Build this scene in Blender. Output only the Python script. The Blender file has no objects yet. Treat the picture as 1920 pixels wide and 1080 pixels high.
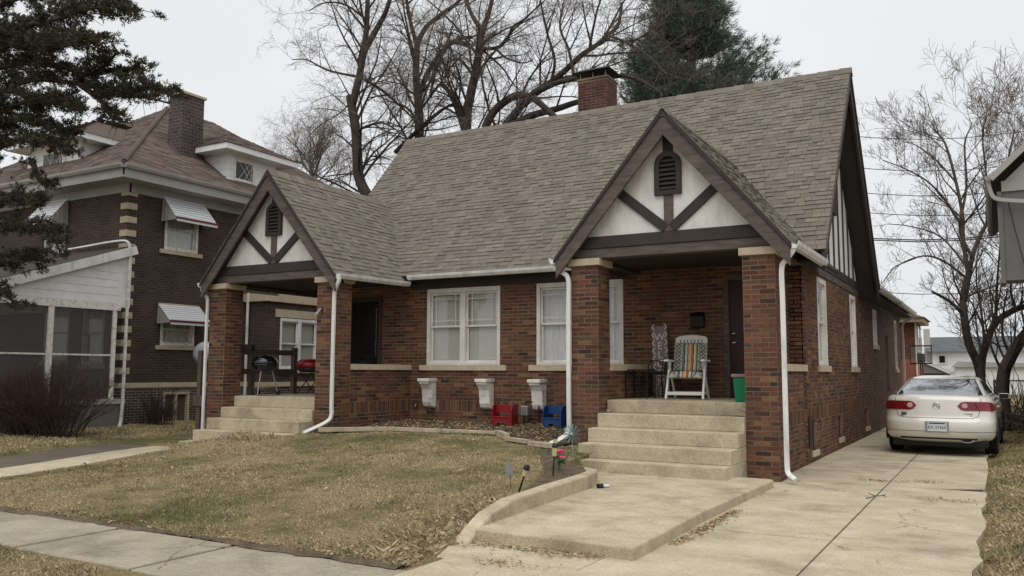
import bpy, bmesh, math, random
import numpy as np
from mathutils import Vector, Matrix
R = math.radians
rng = random.Random(7)
nr = np.random.default_rng(11)
scene = bpy.context.scene
col = scene.collection

# ---------------------------------------------------------------- camera
CAM_H, FPX = 1.46, 1586.7
PIT, YAW, ROLL = R(5.634), R(29.750), R(0.2327)
fw = Vector((-math.sin(YAW)*math.cos(PIT), math.cos(YAW)*math.cos(PIT), math.sin(PIT)))
rt = Vector((math.cos(YAW), math.sin(YAW), 0)); up = rt.cross(fw)
rt, up = rt*math.cos(ROLL)+up*math.sin(ROLL), up*math.cos(ROLL)-rt*math.sin(ROLL)
cd = bpy.data.cameras.new('camera'); cam = bpy.data.objects.new('camera', cd); col.objects.link(cam)
cd.sensor_width = 36; cd.lens = FPX/1920*36; cd.clip_end = 3000; cd.clip_start = .1
cam.matrix_world = Matrix(((rt.x, up.x, -fw.x, 0), (rt.y, up.y, -fw.y, 0), (rt.z, up.z, -fw.z, CAM_H), (0, 0, 0, 1)))
scene.camera = cam
CAMP = Vector((0, 0, CAM_H))
def at(x, y, X=None, Y=None, Z=None):
    """photo pixel (1920x1080) -> world point on the plane X=, Y= or Z="""
    d = rt*((x-960)/FPX)+up*((540-y)/FPX)+fw
    t = X/d.x if X is not None else Y/d.y if Y is not None else (Z-CAM_H)/d.z
    return CAMP+d*t

# ---------------------------------------------------------------- sky, sun, exposure
w = bpy.data.worlds.new('World'); scene.world = w; w.use_nodes = True
nt = w.node_tree; nt.nodes.clear()
sk = nt.nodes.new('ShaderNodeTexSky'); sk.sky_type = 'NISHITA'; sk.sun_disc = False
SUN_EL, SUN_AZ = R(64), R(158)      # azimuth clockwise from +Y
sk.sun_elevation = SUN_EL; sk.sun_rotation = SUN_AZ
sk.air_density = 1.5; sk.dust_density = 6
bw = nt.nodes.new('ShaderNodeRGBToBW'); mx = nt.nodes.new('ShaderNodeMix'); mx.data_type = 'RGBA'
mx.inputs[0].default_value = .88
mx.inputs[7].default_value = (7.15, 7.3, 7.5, 1)
bg = nt.nodes.new('ShaderNodeBackground'); bg.inputs[1].default_value = .117
ow = nt.nodes.new('ShaderNodeOutputWorld')
nt.links.new(sk.outputs[0], bw.inputs[0]); nt.links.new(bw.outputs[0], mx.inputs[6])
tc = nt.nodes.new('ShaderNodeTexCoord'); cn = nt.nodes.new('ShaderNodeTexNoise'); cn.inputs['Scale'].default_value = 2.2; cn.inputs['Detail'].default_value = 4   # faint cloud tone over the whole sky
nt.links.new(tc.outputs['Generated'], cn.inputs['Vector']); cr = nt.nodes.new('ShaderNodeMapRange'); cr.inputs[1].default_value = .3; cr.inputs[2].default_value = .7; cr.inputs[3].default_value = .945; cr.inputs[4].default_value = 1.045
nt.links.new(cn.outputs[0], cr.inputs[0]); cm = nt.nodes.new('ShaderNodeMix'); cm.data_type = 'RGBA'; cm.blend_type = 'MULTIPLY'; cm.inputs[0].default_value = 1
nt.links.new(mx.outputs[2], cm.inputs[6]); nt.links.new(cr.outputs[0], cm.inputs[7]); nt.links.new(cm.outputs[2], bg.inputs[0]); nt.links.new(bg.outputs[0], ow.inputs[0])
sl = bpy.data.lights.new('sun', 'SUN'); sl.energy = 1.5; sl.angle = R(60); sl.color = (1, .97, .92)
so = bpy.data.objects.new('sun', sl); col.objects.link(so)
sd = Vector((math.sin(SUN_AZ)*math.cos(SUN_EL), math.cos(SUN_AZ)*math.cos(SUN_EL), math.sin(SUN_EL)))
so.rotation_euler = sd.to_track_quat('Z', 'Y').to_euler(); so.location = sd*60
vs = scene.view_settings; vs.view_transform = 'Standard'; vs.look = 'None'; vs.exposure = 0.12; vs.gamma = 1

# ---------------------------------------------------------------- helpers
class MB:
    """collects geometry in world coordinates, becomes ONE mesh object"""
    def __init__(s): s.v = []; s.f = []; s.m = []; s.cur = 0; s.r = []
    def add(s, vs, fs, rnd=None):
        o = len(s.v); s.v += [tuple(p) for p in vs]
        for f in fs: s.f.append(tuple(i+o for i in f)); s.m.append(s.cur); s.r.append(rnd if rnd is not None else 0.5)
        return s
    def hexa(s, p, rnd=None):     # 8 points: bottom 4 ccw, top 4
        return s.add(p, [(3, 2, 1, 0), (4, 5, 6, 7), (0, 1, 5, 4), (1, 2, 6, 5), (2, 3, 7, 6), (3, 0, 4, 7)], rnd)
    def box(s, x0, x1, y0, y1, z0, z1, rnd=None):
        return s.hexa([(x0, y0, z0), (x1, y0, z0), (x1, y1, z0), (x0, y1, z0), (x0, y0, z1), (x1, y0, z1), (x1, y1, z1), (x0, y1, z1)], rnd)
    def lbox(s, B, u0, u1, d0, d1, z0, z1, rnd=None):   # B=(O,U,N): u along the wall, d out of it, z up
        O, U, N = B; Z = Vector((0, 0, 1))
        P = lambda u, d, z: O+U*u+N*d+Z*z
        return s.hexa([P(u0, d1, z0), P(u1, d1, z0), P(u1, d0, z0), P(u0, d0, z0), P(u0, d1, z1), P(u1, d1, z1), P(u1, d0, z1), P(u0, d0, z1)], rnd)
    def bar(s, a, b, w, h, upv=(0, 0, 1), rnd=None):
        a, b = Vector(a), Vector(b); t = (b-a).normalized(); u_ = Vector(upv)
        sd_ = t.cross(u_)
        if sd_.length < 1e-4: sd_ = t.cross(Vector((1, 0, 0)))
        sd_.normalize(); u_ = sd_.cross(t).normalized(); x = sd_*w/2; y = u_*h/2
        return s.hexa([a-x-y, a+x-y, b+x-y, b-x-y, a-x+y, a+x+y, b+x+y, b-x+y], rnd)
    def prism(s, poly, off):      # poly: 3-D points, extruded by off
        n = len(poly); off = Vector(off); p = [Vector(q) for q in poly]
        s.add(p+[q+off for q in p], [tuple(reversed(range(n))), tuple(range(n, 2*n))]+[(i, (i+1) % n, n+(i+1) % n, n+i) for i in range(n)])
        return s
    def tube(s, pts, rad, n=8, cap=True, flat=1.0, upv=None):
        pts = [Vector(p) for p in pts]; k = len(pts)
        if not hasattr(rad, '__len__'): rad = [rad]*k
        vs, fs = [], []; ref = None
        for i, p in enumerate(pts):
            t = pts[min(i+1, k-1)]-pts[max(i-1, 0)]
            if t.length < 1e-9: t = Vector((0, 0, 1))
            t.normalize()
            if ref is None:
                ref = Vector(upv) if upv else (Vector((1, 0, 0)) if abs(t.x) < .8 else Vector((0, 1, 0)))
            a = (ref-t*ref.dot(t))
            if a.length < 1e-6: a = t.orthogonal()
            a.normalize(); ref = a; b = t.cross(a)
            for j in range(n):
                q = 2*math.pi*(j+.5)/n if n == 4 else 2*math.pi*j/n
                vs.append(p+a*math.cos(q)*rad[i]+b*math.sin(q)*rad[i]*flat)
        for i in range(k-1):
            for j in range(n):
                j2 = (j+1) % n; fs.append((i*n+j, i*n+j2, (i+1)*n+j2, (i+1)*n+j))
        if cap: fs += [tuple(reversed(range(n))), tuple(range((k-1)*n, k*n))]
        return s.add(vs, fs)
    def lathe(s, c, prof, n=20, axis=(0, 0, 1), sx=1):
        c = Vector(c); ax = Vector(axis).normalized(); a = ax.orthogonal().normalized(); b = ax.cross(a)
        vs, fs = [], []
        for r_, h in prof:
            for j in range(n):
                q = 2*math.pi*j/n; vs.append(c+ax*h+a*math.cos(q)*r_*sx+b*math.sin(q)*r_)
        k = len(prof)
        for i in range(k-1):
            for j in range(n): fs.append((i*n+j, i*n+(j+1) % n, (i+1)*n+(j+1) % n, (i+1)*n+j))
        fs += [tuple(reversed(range(n))), tuple(range((k-1)*n, k*n))]
        return s.add(vs, fs)
    def build(s, name, mats, parent=None, smooth=False, bevel=0, local=False, rnd=False):
        me = bpy.data.meshes.new(name)
        off = Vector((0, 0, 0))
        if parent is not None and not local: off = wloc(parent)
        elif parent is None and not local and s.v:      # origin at the base centre
            A = np.array(s.v); off = Vector(((A[:, 0].min()+A[:, 0].max())/2, (A[:, 1].min()+A[:, 1].max())/2, A[:, 2].min()))
        A = np.array(s.v, float)-np.array(off)
        me.from_pydata(A.tolist(), [], s.f)
        if not isinstance(mats, (list, tuple)): mats = [mats]
        for m_ in mats: me.materials.append(M[m_] if isinstance(m_, str) else m_)
        if len(mats) > 1: me.polygons.foreach_set('material_index', s.m)
        if smooth: me.polygons.foreach_set('use_smooth', [True]*len(s.f))
        if rnd:
            at_ = me.attributes.new('rnd', 'FLOAT', 'FACE'); at_.data.foreach_set('value', s.r)
        me.update()
        o = bpy.data.objects.new(name, me); col.objects.link(o)
        if parent is None: o.location = off
        else: o.parent = parent
        if bevel:
            b = o.modifiers.new('bevel', 'BEVEL'); b.width = bevel; b.segments = 2; b.limit_method = 'ANGLE'; b.angle_limit = R(40)
        return o
def wloc(o):
    v = Vector((0, 0, 0))
    while o is not None: v += o.location; o = o.parent
    return v
def tag(o, label, cat, group=None):
    o['label'] = label; o['category'] = cat
    if group: o['group'] = group
    return o
def thing(name, label, cat, loc=(0, 0, 0), rz=0, group=None):
    o = bpy.data.objects.new(name, None); col.objects.link(o); o.location = loc; o.rotation_euler = (0, 0, rz); o.empty_display_size = .2
    return tag(o, label, cat, group)
def struct(o): o['kind'] = 'structure'; return o
def stuff(o): o['kind'] = 'stuff'; return o
def npmesh(name, V, F, mat, parent=None, smooth=False, attr=None):
    """fast mesh from numpy arrays, F (n,3) or (n,4)"""
    me = bpy.data.meshes.new(name); n, k = F.shape
    me.vertices.add(len(V)); me.vertices.foreach_set('co', np.ascontiguousarray(V, dtype=np.float32).ravel())
    me.loops.add(n*k); me.loops.foreach_set('vertex_index', np.ascontiguousarray(F, dtype=np.int32).ravel())
    me.polygons.add(n); me.polygons.foreach_set('loop_start', np.arange(0, n*k, k, dtype=np.int32))
    try: me.polygons.foreach_set('loop_total', np.full(n, k, dtype=np.int32))
    except Exception: pass
    if attr is not None:
        a = me.attributes.new('rnd', 'FLOAT', 'FACE'); a.data.foreach_set('value', np.ascontiguousarray(attr, dtype=np.float32))
    me.update(calc_edges=True); me.validate()
    if smooth: me.polygons.foreach_set('use_smooth', [True]*n)
    for m_ in (mat if isinstance(mat, (list, tuple)) else [mat]): me.materials.append(M[m_])
    o = bpy.data.objects.new(name, me); col.objects.link(o)
    if parent is not None: o.parent = parent; o.location = -wloc(parent)
    return o
def bez(pts, n=6):
    """Catmull-Rom through points"""
    P = [Vector(p) for p in pts]; out = []
    for i in range(len(P)-1):
        a = P[max(i-1, 0)]; b = P[i]; c = P[i+1]; d = P[min(i+2, len(P)-1)]
        for k in range(n):
            t = k/n; out.append(.5*((2*b)+(c-a)*t+(2*a-5*b+4*c-d)*t*t+(3*b-a-3*c+d)*t**3))
    out.append(P[-1]); return out
def ss(t): t = max(0., min(1., t)); return t*t*(3-2*t)

# ---------------------------------------------------------------- materials
M = {}
def srgb(c): return tuple(((x/255)/12.92 if x/255 <= .04045 else ((x/255+.055)/1.055)**2.4) for x in c)+(1,)
def mat(name, cols, scale=3, rough=.8, bump=0, bscale=60, detail=6, src='noise', metallic=0, spec=.3, fine=0, stretch=None, coat=0, macro=0, mscale=.9):
    """cols: list of sRGB stops along a ramp fed by noise / per-face 'rnd' / object random; fine = speckle strength"""
    m = bpy.data.materials.new(name); m.use_nodes = True; t = m.node_tree; N = t.nodes; L = t.links
    b = N['Principled BSDF']; b.inputs['Roughness'].default_value = rough; b.inputs['Metallic'].default_value = metallic
    b.inputs['Specular IOR Level'].default_value = spec; b.inputs['Coat Weight'].default_value = coat; b.inputs['Coat Roughness'].default_value = .05
    geo = N.new('ShaderNodeNewGeometry'); vec = geo.outputs['Position']
    if stretch:
        mp = N.new('ShaderNodeMapping'); mp.inputs['Scale'].default_value = stretch; L.new(vec, mp.inputs[0]); vec = mp.outputs[0]
    if len(cols) == 1 and not fine: b.inputs['Base Color'].default_value = srgb(cols[0])
    else:
        rp = N.new('ShaderNodeValToRGB'); e = rp.color_ramp.elements
        if len(cols) == 1: cols = [cols[0], cols[0]]
        lo, hi = (.3, .7) if src == 'noise' else (0, 1)
        for i, c in enumerate(cols):
            p = lo+(hi-lo)*i/(len(cols)-1)
            el = e[i] if i < 2 else e.new(p)
            el.position = p; el.color = srgb(c)
        if src == 'noise':
            nz = N.new('ShaderNodeTexNoise'); nz.inputs['Scale'].default_value = scale; nz.inputs['Detail'].default_value = detail; nz.inputs['Roughness'].default_value = .65
            L.new(vec, nz.inputs['Vector']); L.new(nz.outputs[0], rp.inputs[0])
        elif src == 'rnd':
            a = N.new('ShaderNodeAttribute'); a.attribute_name = 'rnd'; L.new(a.outputs['Fac'], rp.inputs[0])
        elif src == 'obj':
            a = N.new('ShaderNodeObjectInfo'); L.new(a.outputs['Random'], rp.inputs[0])
        outc = rp.outputs[0]
        if fine:
            n2 = N.new('ShaderNodeTexNoise'); n2.inputs['Scale'].default_value = bscale; n2.inputs['Detail'].default_value = 4; L.new(vec, n2.inputs['Vector'])
            mr = N.new('ShaderNodeMapRange'); mr.inputs[1].default_value = .3; mr.inputs[2].default_value = .7; mr.inputs[3].default_value = 1-fine; mr.inputs[4].default_value = 1+fine; L.new(n2.outputs[0], mr.inputs[0])
            mm = N.new('ShaderNodeMix'); mm.data_type = 'RGBA'; mm.blend_type = 'MULTIPLY'; mm.inputs[0].default_value = 1
            L.new(outc, mm.inputs[6]); L.new(mr.outputs[0], mm.inputs[7]); outc = mm.outputs[2]
        if macro:
            n4 = N.new('ShaderNodeTexNoise'); n4.inputs['Scale'].default_value = mscale; n4.inputs['Detail'].default_value = 7; n4.inputs['Roughness'].default_value = .7; L.new(geo.outputs['Position'], n4.inputs['Vector'])
            m4 = N.new('ShaderNodeMapRange'); m4.inputs[1].default_value = .32; m4.inputs[2].default_value = .68; m4.inputs[3].default_value = 1-macro; m4.inputs[4].default_value = 1+macro*.6; L.new(n4.outputs[0], m4.inputs[0])
            x4 = N.new('ShaderNodeMix'); x4.data_type = 'RGBA'; x4.blend_type = 'MULTIPLY'; x4.inputs[0].default_value = 1; L.new(outc, x4.inputs[6]); L.new(m4.outputs[0], x4.inputs[7]); outc = x4.outputs[2]
        L.new(outc, b.inputs['Base Color'])
    if bump:
        n3 = N.new('ShaderNodeTexNoise'); n3.inputs['Scale'].default_value = bscale; n3.inputs['Detail'].default_value = 5; L.new(vec, n3.inputs['Vector'])
        bp = N.new('ShaderNodeBump'); bp.inputs['Strength'].default_value = bump; bp.inputs['Distance'].default_value = .02
        L.new(n3.outputs[0], bp.inputs['Height']); L.new(bp.outputs[0], b.inputs['Normal'])
    M[name] = m; return m
BR = [(54, 43, 37), (78, 53, 43), (92, 61, 48), (106, 73, 55), (86, 56, 46), (114, 72, 54), (98, 74, 55), (74, 58, 47), (130, 98, 68), (100, 60, 48), (84, 62, 50)]
mat('brick', BR, src='rnd', rough=.85, fine=.22, bscale=45, bump=.4, macro=.22)
mat('brick_single', BR, src='obj', rough=.85, fine=.22, bscale=45, bump=.4, macro=.22)
mat('mortar', [(108, 92, 81), (142, 122, 107)], scale=1.2, rough=.95, fine=.2, bscale=90, bump=.3, macro=.25, mscale=1.6)
mat('chimney_brick', [(64, 42, 38), (88, 56, 48), (98, 62, 54), (56, 42, 40)], src='rnd', rough=.9, fine=.2)
SH = [(103, 96, 88), (113, 106, 97), (121, 114, 104), (111, 102, 94), (126, 118, 107), (117, 109, 100), (107, 101, 93)]
mat('shingle', SH, src='rnd', rough=.95, fine=.16, bscale=160, bump=.3, macro=.10, mscale=1.1)
mat('shingle_single', SH, src='obj', rough=.95, fine=.16, bscale=160, bump=.3, macro=.10, mscale=1.1)
mat('roof_felt', [(70, 62, 56)], rough=.95)
mat('limestone', [(172, 156, 132), (194, 180, 158)], scale=4, rough=.85, fine=.1, bscale=60, bump=.15)
mat('trim_brown', [(72, 64, 60), (92, 82, 77), (108, 97, 91)], scale=2.5, rough=.8, fine=.16, bscale=40, bump=.3, stretch=(1, 1, 6))
mat('trim_dark', [(52, 47, 45), (66, 59, 56)], scale=3, rough=.75, fine=.12, bscale=50, bump=.2)
mat('stucco', [(208, 205, 199), (226, 224, 220), (236, 234, 231)], scale=1.8, rough=.9, fine=.07, bscale=55, bump=.8, stretch=(2.2, 2.2, .7), macro=.07, mscale=3)
mat('white_paint', [(196, 192, 184), (222, 219, 212)], scale=3, rough=.6, fine=.05, bscale=40, bump=.12)
mat('white_metal', [(186, 184, 178), (216, 215, 212), (228, 227, 225)], scale=3, rough=.45, spec=.4, stretch=(2, 2, .6), fine=.04, bscale=30)
mat('worn_white', [(120, 112, 100), (208, 203, 194), (224, 220, 212), (228, 225, 218), (230, 227, 220)], scale=9, rough=.75, fine=.1, bscale=50, bump=.3)
mat('siding', [(218, 219, 218), (232, 232, 230)], scale=1, rough=.6, macro=.06, mscale=4)
mat('far_roof', [(84, 86, 88), (98, 100, 102)], scale=2, rough=.9)
mat('far_stone', [(170, 166, 158), (188, 184, 176)], scale=2, rough=.9)
mat('soffit', [(150, 148, 144), (168, 166, 162)], scale=1, rough=.7)
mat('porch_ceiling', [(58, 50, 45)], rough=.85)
mat('interior', [(26, 24, 23)], rough=.9)
mat('curtain', [(180, 180, 178), (216, 216, 212)], scale=6, rough=.9, stretch=(8, 8, .4))
mat('blind', [(198, 198, 187)], rough=.6)
mat('door_wood', [(46, 27, 24), (62, 36, 31)], scale=4, rough=.45, stretch=(8, 8, .6))
mat('brass', [(190, 180, 150)], rough=.25, metallic=1)
mat('chrome', [(210, 210, 212)], rough=.15, metallic=1)
mat('black_metal', [(22, 22, 23)], rough=.4, spec=.5)
mat('black_iron', [(26, 26, 26), (40, 38, 36)], rough=.55)
mat('joint_dirt', [(52, 45, 36), (78, 68, 54)], scale=12, rough=1, fine=.3, bscale=80)
mat('soil', [(66, 56, 44), (92, 80, 64), (110, 98, 80)], scale=5, rough=1, fine=.35, bscale=60, bump=.8)
mat('dark_paving', [(82, 74, 65), (104, 95, 83)], scale=2, rough=.95, fine=.15, bscale=150, bump=.3)
mat('wood_grey', [(70, 62, 52), (98, 88, 74)], scale=6, rough=.9, fine=.15, bscale=40, stretch=(6, 6, .8))
mat('plank', [(150, 137, 114), (188, 176, 152)], scale=6, rough=.9, fine=.15, bscale=40)
mat('bark', [(62, 57, 53), (90, 83, 77), (108, 101, 94)], scale=6, rough=1, fine=.25, bscale=30, bump=.8, stretch=(1, 1, .3))
mat('bark_dark', [(52, 47, 44), (76, 69, 65)], scale=6, rough=1, fine=.2, bscale=30, bump=.6, stretch=(1, 1, .3))
mat('twig', [(92, 84, 78), (118, 109, 102)], scale=2, rough=1)
mat('twig_red', [(60, 46, 42), (84, 64, 58)], scale=3, rough=1)
mat('needle', [(64, 72, 64), (86, 95, 84), (106, 113, 100)], src='rnd', rough=.8)
mat('needle_dark', [(40, 44, 36), (58, 60, 48), (78, 73, 56), (50, 55, 45)], src='rnd', rough=.9)
mat('leaf_dry', [(104, 84, 60), (148, 124, 92), (176, 154, 120), (88, 68, 50)], src='rnd', rough=.95)
mat('red_paint', [(116, 20, 26), (140, 26, 32)], rough=.45)
mat('blue_paint', [(24, 58, 100), (30, 70, 118)], rough=.45)
mat('green_plastic', [(24, 118, 78)], rough=.5)
mat('red_enamel', [(122, 22, 28)], rough=.25, spec=.5)
mat('black_enamel', [(14, 14, 15)], rough=.18, spec=.6)
mat('cast_plastic', [(212, 210, 204)], rough=.5)
mat('rubber', [(20, 20, 20), (28, 28, 28)], rough=.9)
mat('car_paint', [(208, 203, 193), (217, 213, 204)], scale=1.5, rough=.22, spec=.5, coat=1.0)
mat('car_trim', [(24, 24, 25)], rough=.5)
mat('tail_red', [(104, 14, 24), (124, 20, 30)], scale=8, rough=.12, spec=.6)
mat('lens_clear', [(188, 150, 150)], rough=.15, spec=.6)
mat('plate_white', [(205, 210, 214)], rough=.5)
mat('ink', [(38, 40, 60)], rough=.7)
mat('nbr_brick_plain', [(52, 42, 40)], rough=.9)
mat('grey_panel', [(104, 103, 102), (114, 113, 112)], scale=.7, rough=.7)
mat('galv', [(150, 152, 154)], rough=.45, metallic=.6)
mat('aluminium', [(216, 218, 220)], rough=.45)
mat('maroon', [(96, 26, 32)], rough=.5)
mat('screen', [(40, 39, 38)], rough=.7)
mat('cable', [(34, 34, 36)], rough=.7)
mat('sign_wood', [(128, 108, 104), (146, 128, 122)], scale=6, rough=.8)
mat('pink', [(214, 70, 110)], rough=.6)
mat('leaf_green', [(60, 110, 60)], rough=.6)
mat('solar_glass', [(190, 176, 130)], rough=.3)
mat('teal_metal', [(112, 140, 138)], rough=.4, metallic=.4)
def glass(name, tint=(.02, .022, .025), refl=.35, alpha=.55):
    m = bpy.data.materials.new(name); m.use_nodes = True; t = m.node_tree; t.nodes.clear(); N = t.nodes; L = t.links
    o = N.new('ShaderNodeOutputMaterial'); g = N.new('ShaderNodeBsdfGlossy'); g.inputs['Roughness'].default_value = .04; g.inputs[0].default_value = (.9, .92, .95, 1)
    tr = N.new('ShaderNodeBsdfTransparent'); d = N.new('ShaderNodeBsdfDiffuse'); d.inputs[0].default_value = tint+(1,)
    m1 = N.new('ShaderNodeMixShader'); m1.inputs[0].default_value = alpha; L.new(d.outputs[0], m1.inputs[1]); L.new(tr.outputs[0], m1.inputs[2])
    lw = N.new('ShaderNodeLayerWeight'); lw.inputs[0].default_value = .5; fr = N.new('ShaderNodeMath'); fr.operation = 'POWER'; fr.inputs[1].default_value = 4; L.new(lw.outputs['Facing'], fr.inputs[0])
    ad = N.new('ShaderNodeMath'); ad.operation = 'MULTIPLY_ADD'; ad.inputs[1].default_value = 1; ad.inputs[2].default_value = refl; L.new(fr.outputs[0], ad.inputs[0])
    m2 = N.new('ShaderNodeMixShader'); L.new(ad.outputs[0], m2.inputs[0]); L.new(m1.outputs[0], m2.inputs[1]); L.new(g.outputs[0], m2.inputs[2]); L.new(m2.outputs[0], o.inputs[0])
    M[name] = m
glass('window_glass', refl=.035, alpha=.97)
glass('clear_board', tint=(.3, .3, .3), refl=.02, alpha=.88)
glass('car_glass', tint=(.05, .06, .06), refl=.35, alpha=.25)
glass('screen_mesh', tint=(.13, .126, .12), refl=0, alpha=.55)
def concrete_mat(name, c0, c1, stain, crack=1.0, grit=.3, sscale=.8):
    m = bpy.data.materials.new(name); m.use_nodes = True; t = m.node_tree; N = t.nodes; L = t.links; b = N['Principled BSDF']; b.inputs['Roughness'].default_value = .93; b.inputs['Specular IOR Level'].default_value = .2
    g = N.new('ShaderNodeNewGeometry'); pos = g.outputs['Position']
    def noise(s, d=6, r=.65, vec=pos):
        n = N.new('ShaderNodeTexNoise'); n.inputs['Scale'].default_value = s; n.inputs['Detail'].default_value = d; n.inputs['Roughness'].default_value = r; L.new(vec, n.inputs['Vector']); return n
    def rng_(f, a, b_, c, d):
        r = N.new('ShaderNodeMapRange'); [setattr(r.inputs[i+1], 'default_value', v) for i, v in enumerate((a, b_, c, d))]; L.new(f, r.inputs[0]); return r.outputs[0]
    def mix(f, a, b_, mode='MIX'):
        x = N.new('ShaderNodeMix'); x.data_type = 'RGBA'; x.blend_type = mode
        if hasattr(f, 'node'): L.new(f, x.inputs[0])
        else: x.inputs[0].default_value = f
        for s, i in ((a, 6), (b_, 7)):
            if hasattr(s, 'node'): L.new(s, x.inputs[i])
            else: x.inputs[i].default_value = s
        return x.outputs[2]
    c = mix(rng_(noise(2.3).outputs[0], .35, .65, 0, 1), srgb(c0), srgb(c1))
    c = mix(rng_(noise(sscale, 8, .7).outputs[0], .50, .70, 0, .75), c, srgb(stain))              # weathered dark patches
    st = N.new('ShaderNodeMapping'); st.inputs['Scale'].default_value = (1.2, 9, 4); L.new(pos, st.inputs[0])
    c = mix(rng_(noise(1.1, 6, .7, st.outputs[0]).outputs[0], .56, .72, 0, .35), c, srgb(stain))   # scuff lines
    gr_ = noise(95, 3, .6).outputs[0]; g2 = noise(38, 4, .7).outputs[0]
    c = mix(1, c, rng_(gr_, .3, .7, 1-grit, 1+grit), 'MULTIPLY'); c = mix(1, c, rng_(g2, .3, .7, 1-grit*.6, 1+grit*.6), 'MULTIPLY')
    c = mix(rng_(noise(60, 2).outputs[0], .66, .72, 0, .8), c, srgb((70, 62, 52)))                 # pits and grit
    wp = N.new('ShaderNodeVectorMath'); wp.operation = 'ADD'; L.new(pos, wp.inputs[0]); wn = noise(1.6, 4); sc = N.new('ShaderNodeVectorMath'); sc.operation = 'SCALE'; sc.inputs[3].default_value = .55; L.new(wn.outputs[1], sc.inputs[0]); L.new(sc.outputs[0], wp.inputs[1])
    vo = N.new('ShaderNodeTexVoronoi'); vo.feature = 'DISTANCE_TO_EDGE'; vo.inputs['Scale'].default_value = .42; L.new(wp.outputs[0], vo.inputs['Vector'])
    ck = N.new('ShaderNodeMath'); ck.operation = 'MULTIPLY'; L.new(rng_(vo.outputs[0], .0, .006, crack, 0), ck.inputs[0]); L.new(rng_(noise(.7, 3).outputs[0], .47, .55, 0, 1), ck.inputs[1])
    c = mix(ck.outputs[0], c, srgb((74, 64, 52))); L.new(c, b.inputs['Base Color'])
    bp = N.new('ShaderNodeBump'); bp.inputs['Strength'].default_value = .55; bp.inputs['Distance'].default_value = .012
    h = N.new('ShaderNodeMath'); h.operation = 'SUBTRACT'; L.new(g2, h.inputs[0]); L.new(ck.outputs[0], h.inputs[1]); L.new(h.outputs[0], bp.inputs['Height']); L.new(bp.outputs[0], b.inputs['Normal'])
    M[name] = m
concrete_mat('concrete', (172, 160, 136), (191, 180, 157), (126, 115, 96), .55, .22)
concrete_mat('step_concrete', (168, 156, 132), (190, 178, 153), (128, 117, 97), .0, .26, 1.3)
concrete_mat('sidewalk', (146, 137, 119), (165, 156, 137), (110, 102, 89), .6, .24, .9)
# screen: no mirror, just fine dark mesh
def brickwall(name, c1, c2, mort, L_=.215, h=.07, axis='x'):
    """masonry seen from too far to pick the bricks apart"""
    m = bpy.data.materials.new(name); m.use_nodes = True; t = m.node_tree; N = t.nodes; L = t.links; b = N['Principled BSDF']; b.inputs['Roughness'].default_value = .9
    g = N.new('ShaderNodeNewGeometry'); s = N.new('ShaderNodeSeparateXYZ'); L.new(g.outputs['Position'], s.inputs[0])
    ad = N.new('ShaderNodeMath'); ad.operation = 'ADD'; L.new(s.outputs[0], ad.inputs[0]); L.new(s.outputs[1], ad.inputs[1])
    c = N.new('ShaderNodeCombineXYZ'); L.new(ad.outputs[0], c.inputs[0]); L.new(s.outputs[2], c.inputs[1])
    br = N.new('ShaderNodeTexBrick'); br.inputs['Scale'].default_value = 1; br.inputs['Brick Width'].default_value = L_; br.inputs['Row Height'].default_value = h
    br.inputs['Mortar Size'].default_value = .006; br.inputs['Mortar Smooth'].default_value = .2; br.inputs['Color1'].default_value = srgb(c1); br.inputs['Color2'].default_value = srgb(c2); br.inputs['Mortar'].default_value = srgb(mort)
    L.new(c.outputs[0], br.inputs['Vector'])
    nz = N.new('ShaderNodeTexNoise'); nz.inputs['Scale'].default_value = 1.3; nz.inputs['Detail'].default_value = 6; L.new(g.outputs['Position'], nz.inputs['Vector'])
    mr = N.new('ShaderNodeMapRange'); mr.inputs[1].default_value = .3; mr.inputs[2].default_value = .7; mr.inputs[3].default_value = .75; mr.inputs[4].default_value = 1.25; L.new(nz.outputs[0], mr.inputs[0])
    mm = N.new('ShaderNodeMix'); mm.data_type = 'RGBA'; mm.blend_type = 'MULTIPLY'; mm.inputs[0].default_value = 1; L.new(br.outputs[0], mm.inputs[6]); L.new(mr.outputs[0], mm.inputs[7]); L.new(mm.outputs[2], b.inputs['Base Color'])
    bp = N.new('ShaderNodeBump'); bp.inputs['Strength'].default_value = .5; bp.inputs['Distance'].default_value = .01; bp.invert = True; L.new(br.outputs[1], bp.inputs['Height']); L.new(bp.outputs[0], b.inputs['Normal'])
    M[name] = m
brickwall('nbr_brick', (50, 40, 36), (70, 53, 46), (90, 78, 70))
brickwall('nbr_brick_low', (58, 44, 40), (80, 62, 54), (150, 142, 130))
brickwall('far_brick', (84, 46, 40), (110, 62, 52), (120, 96, 84))
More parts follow.
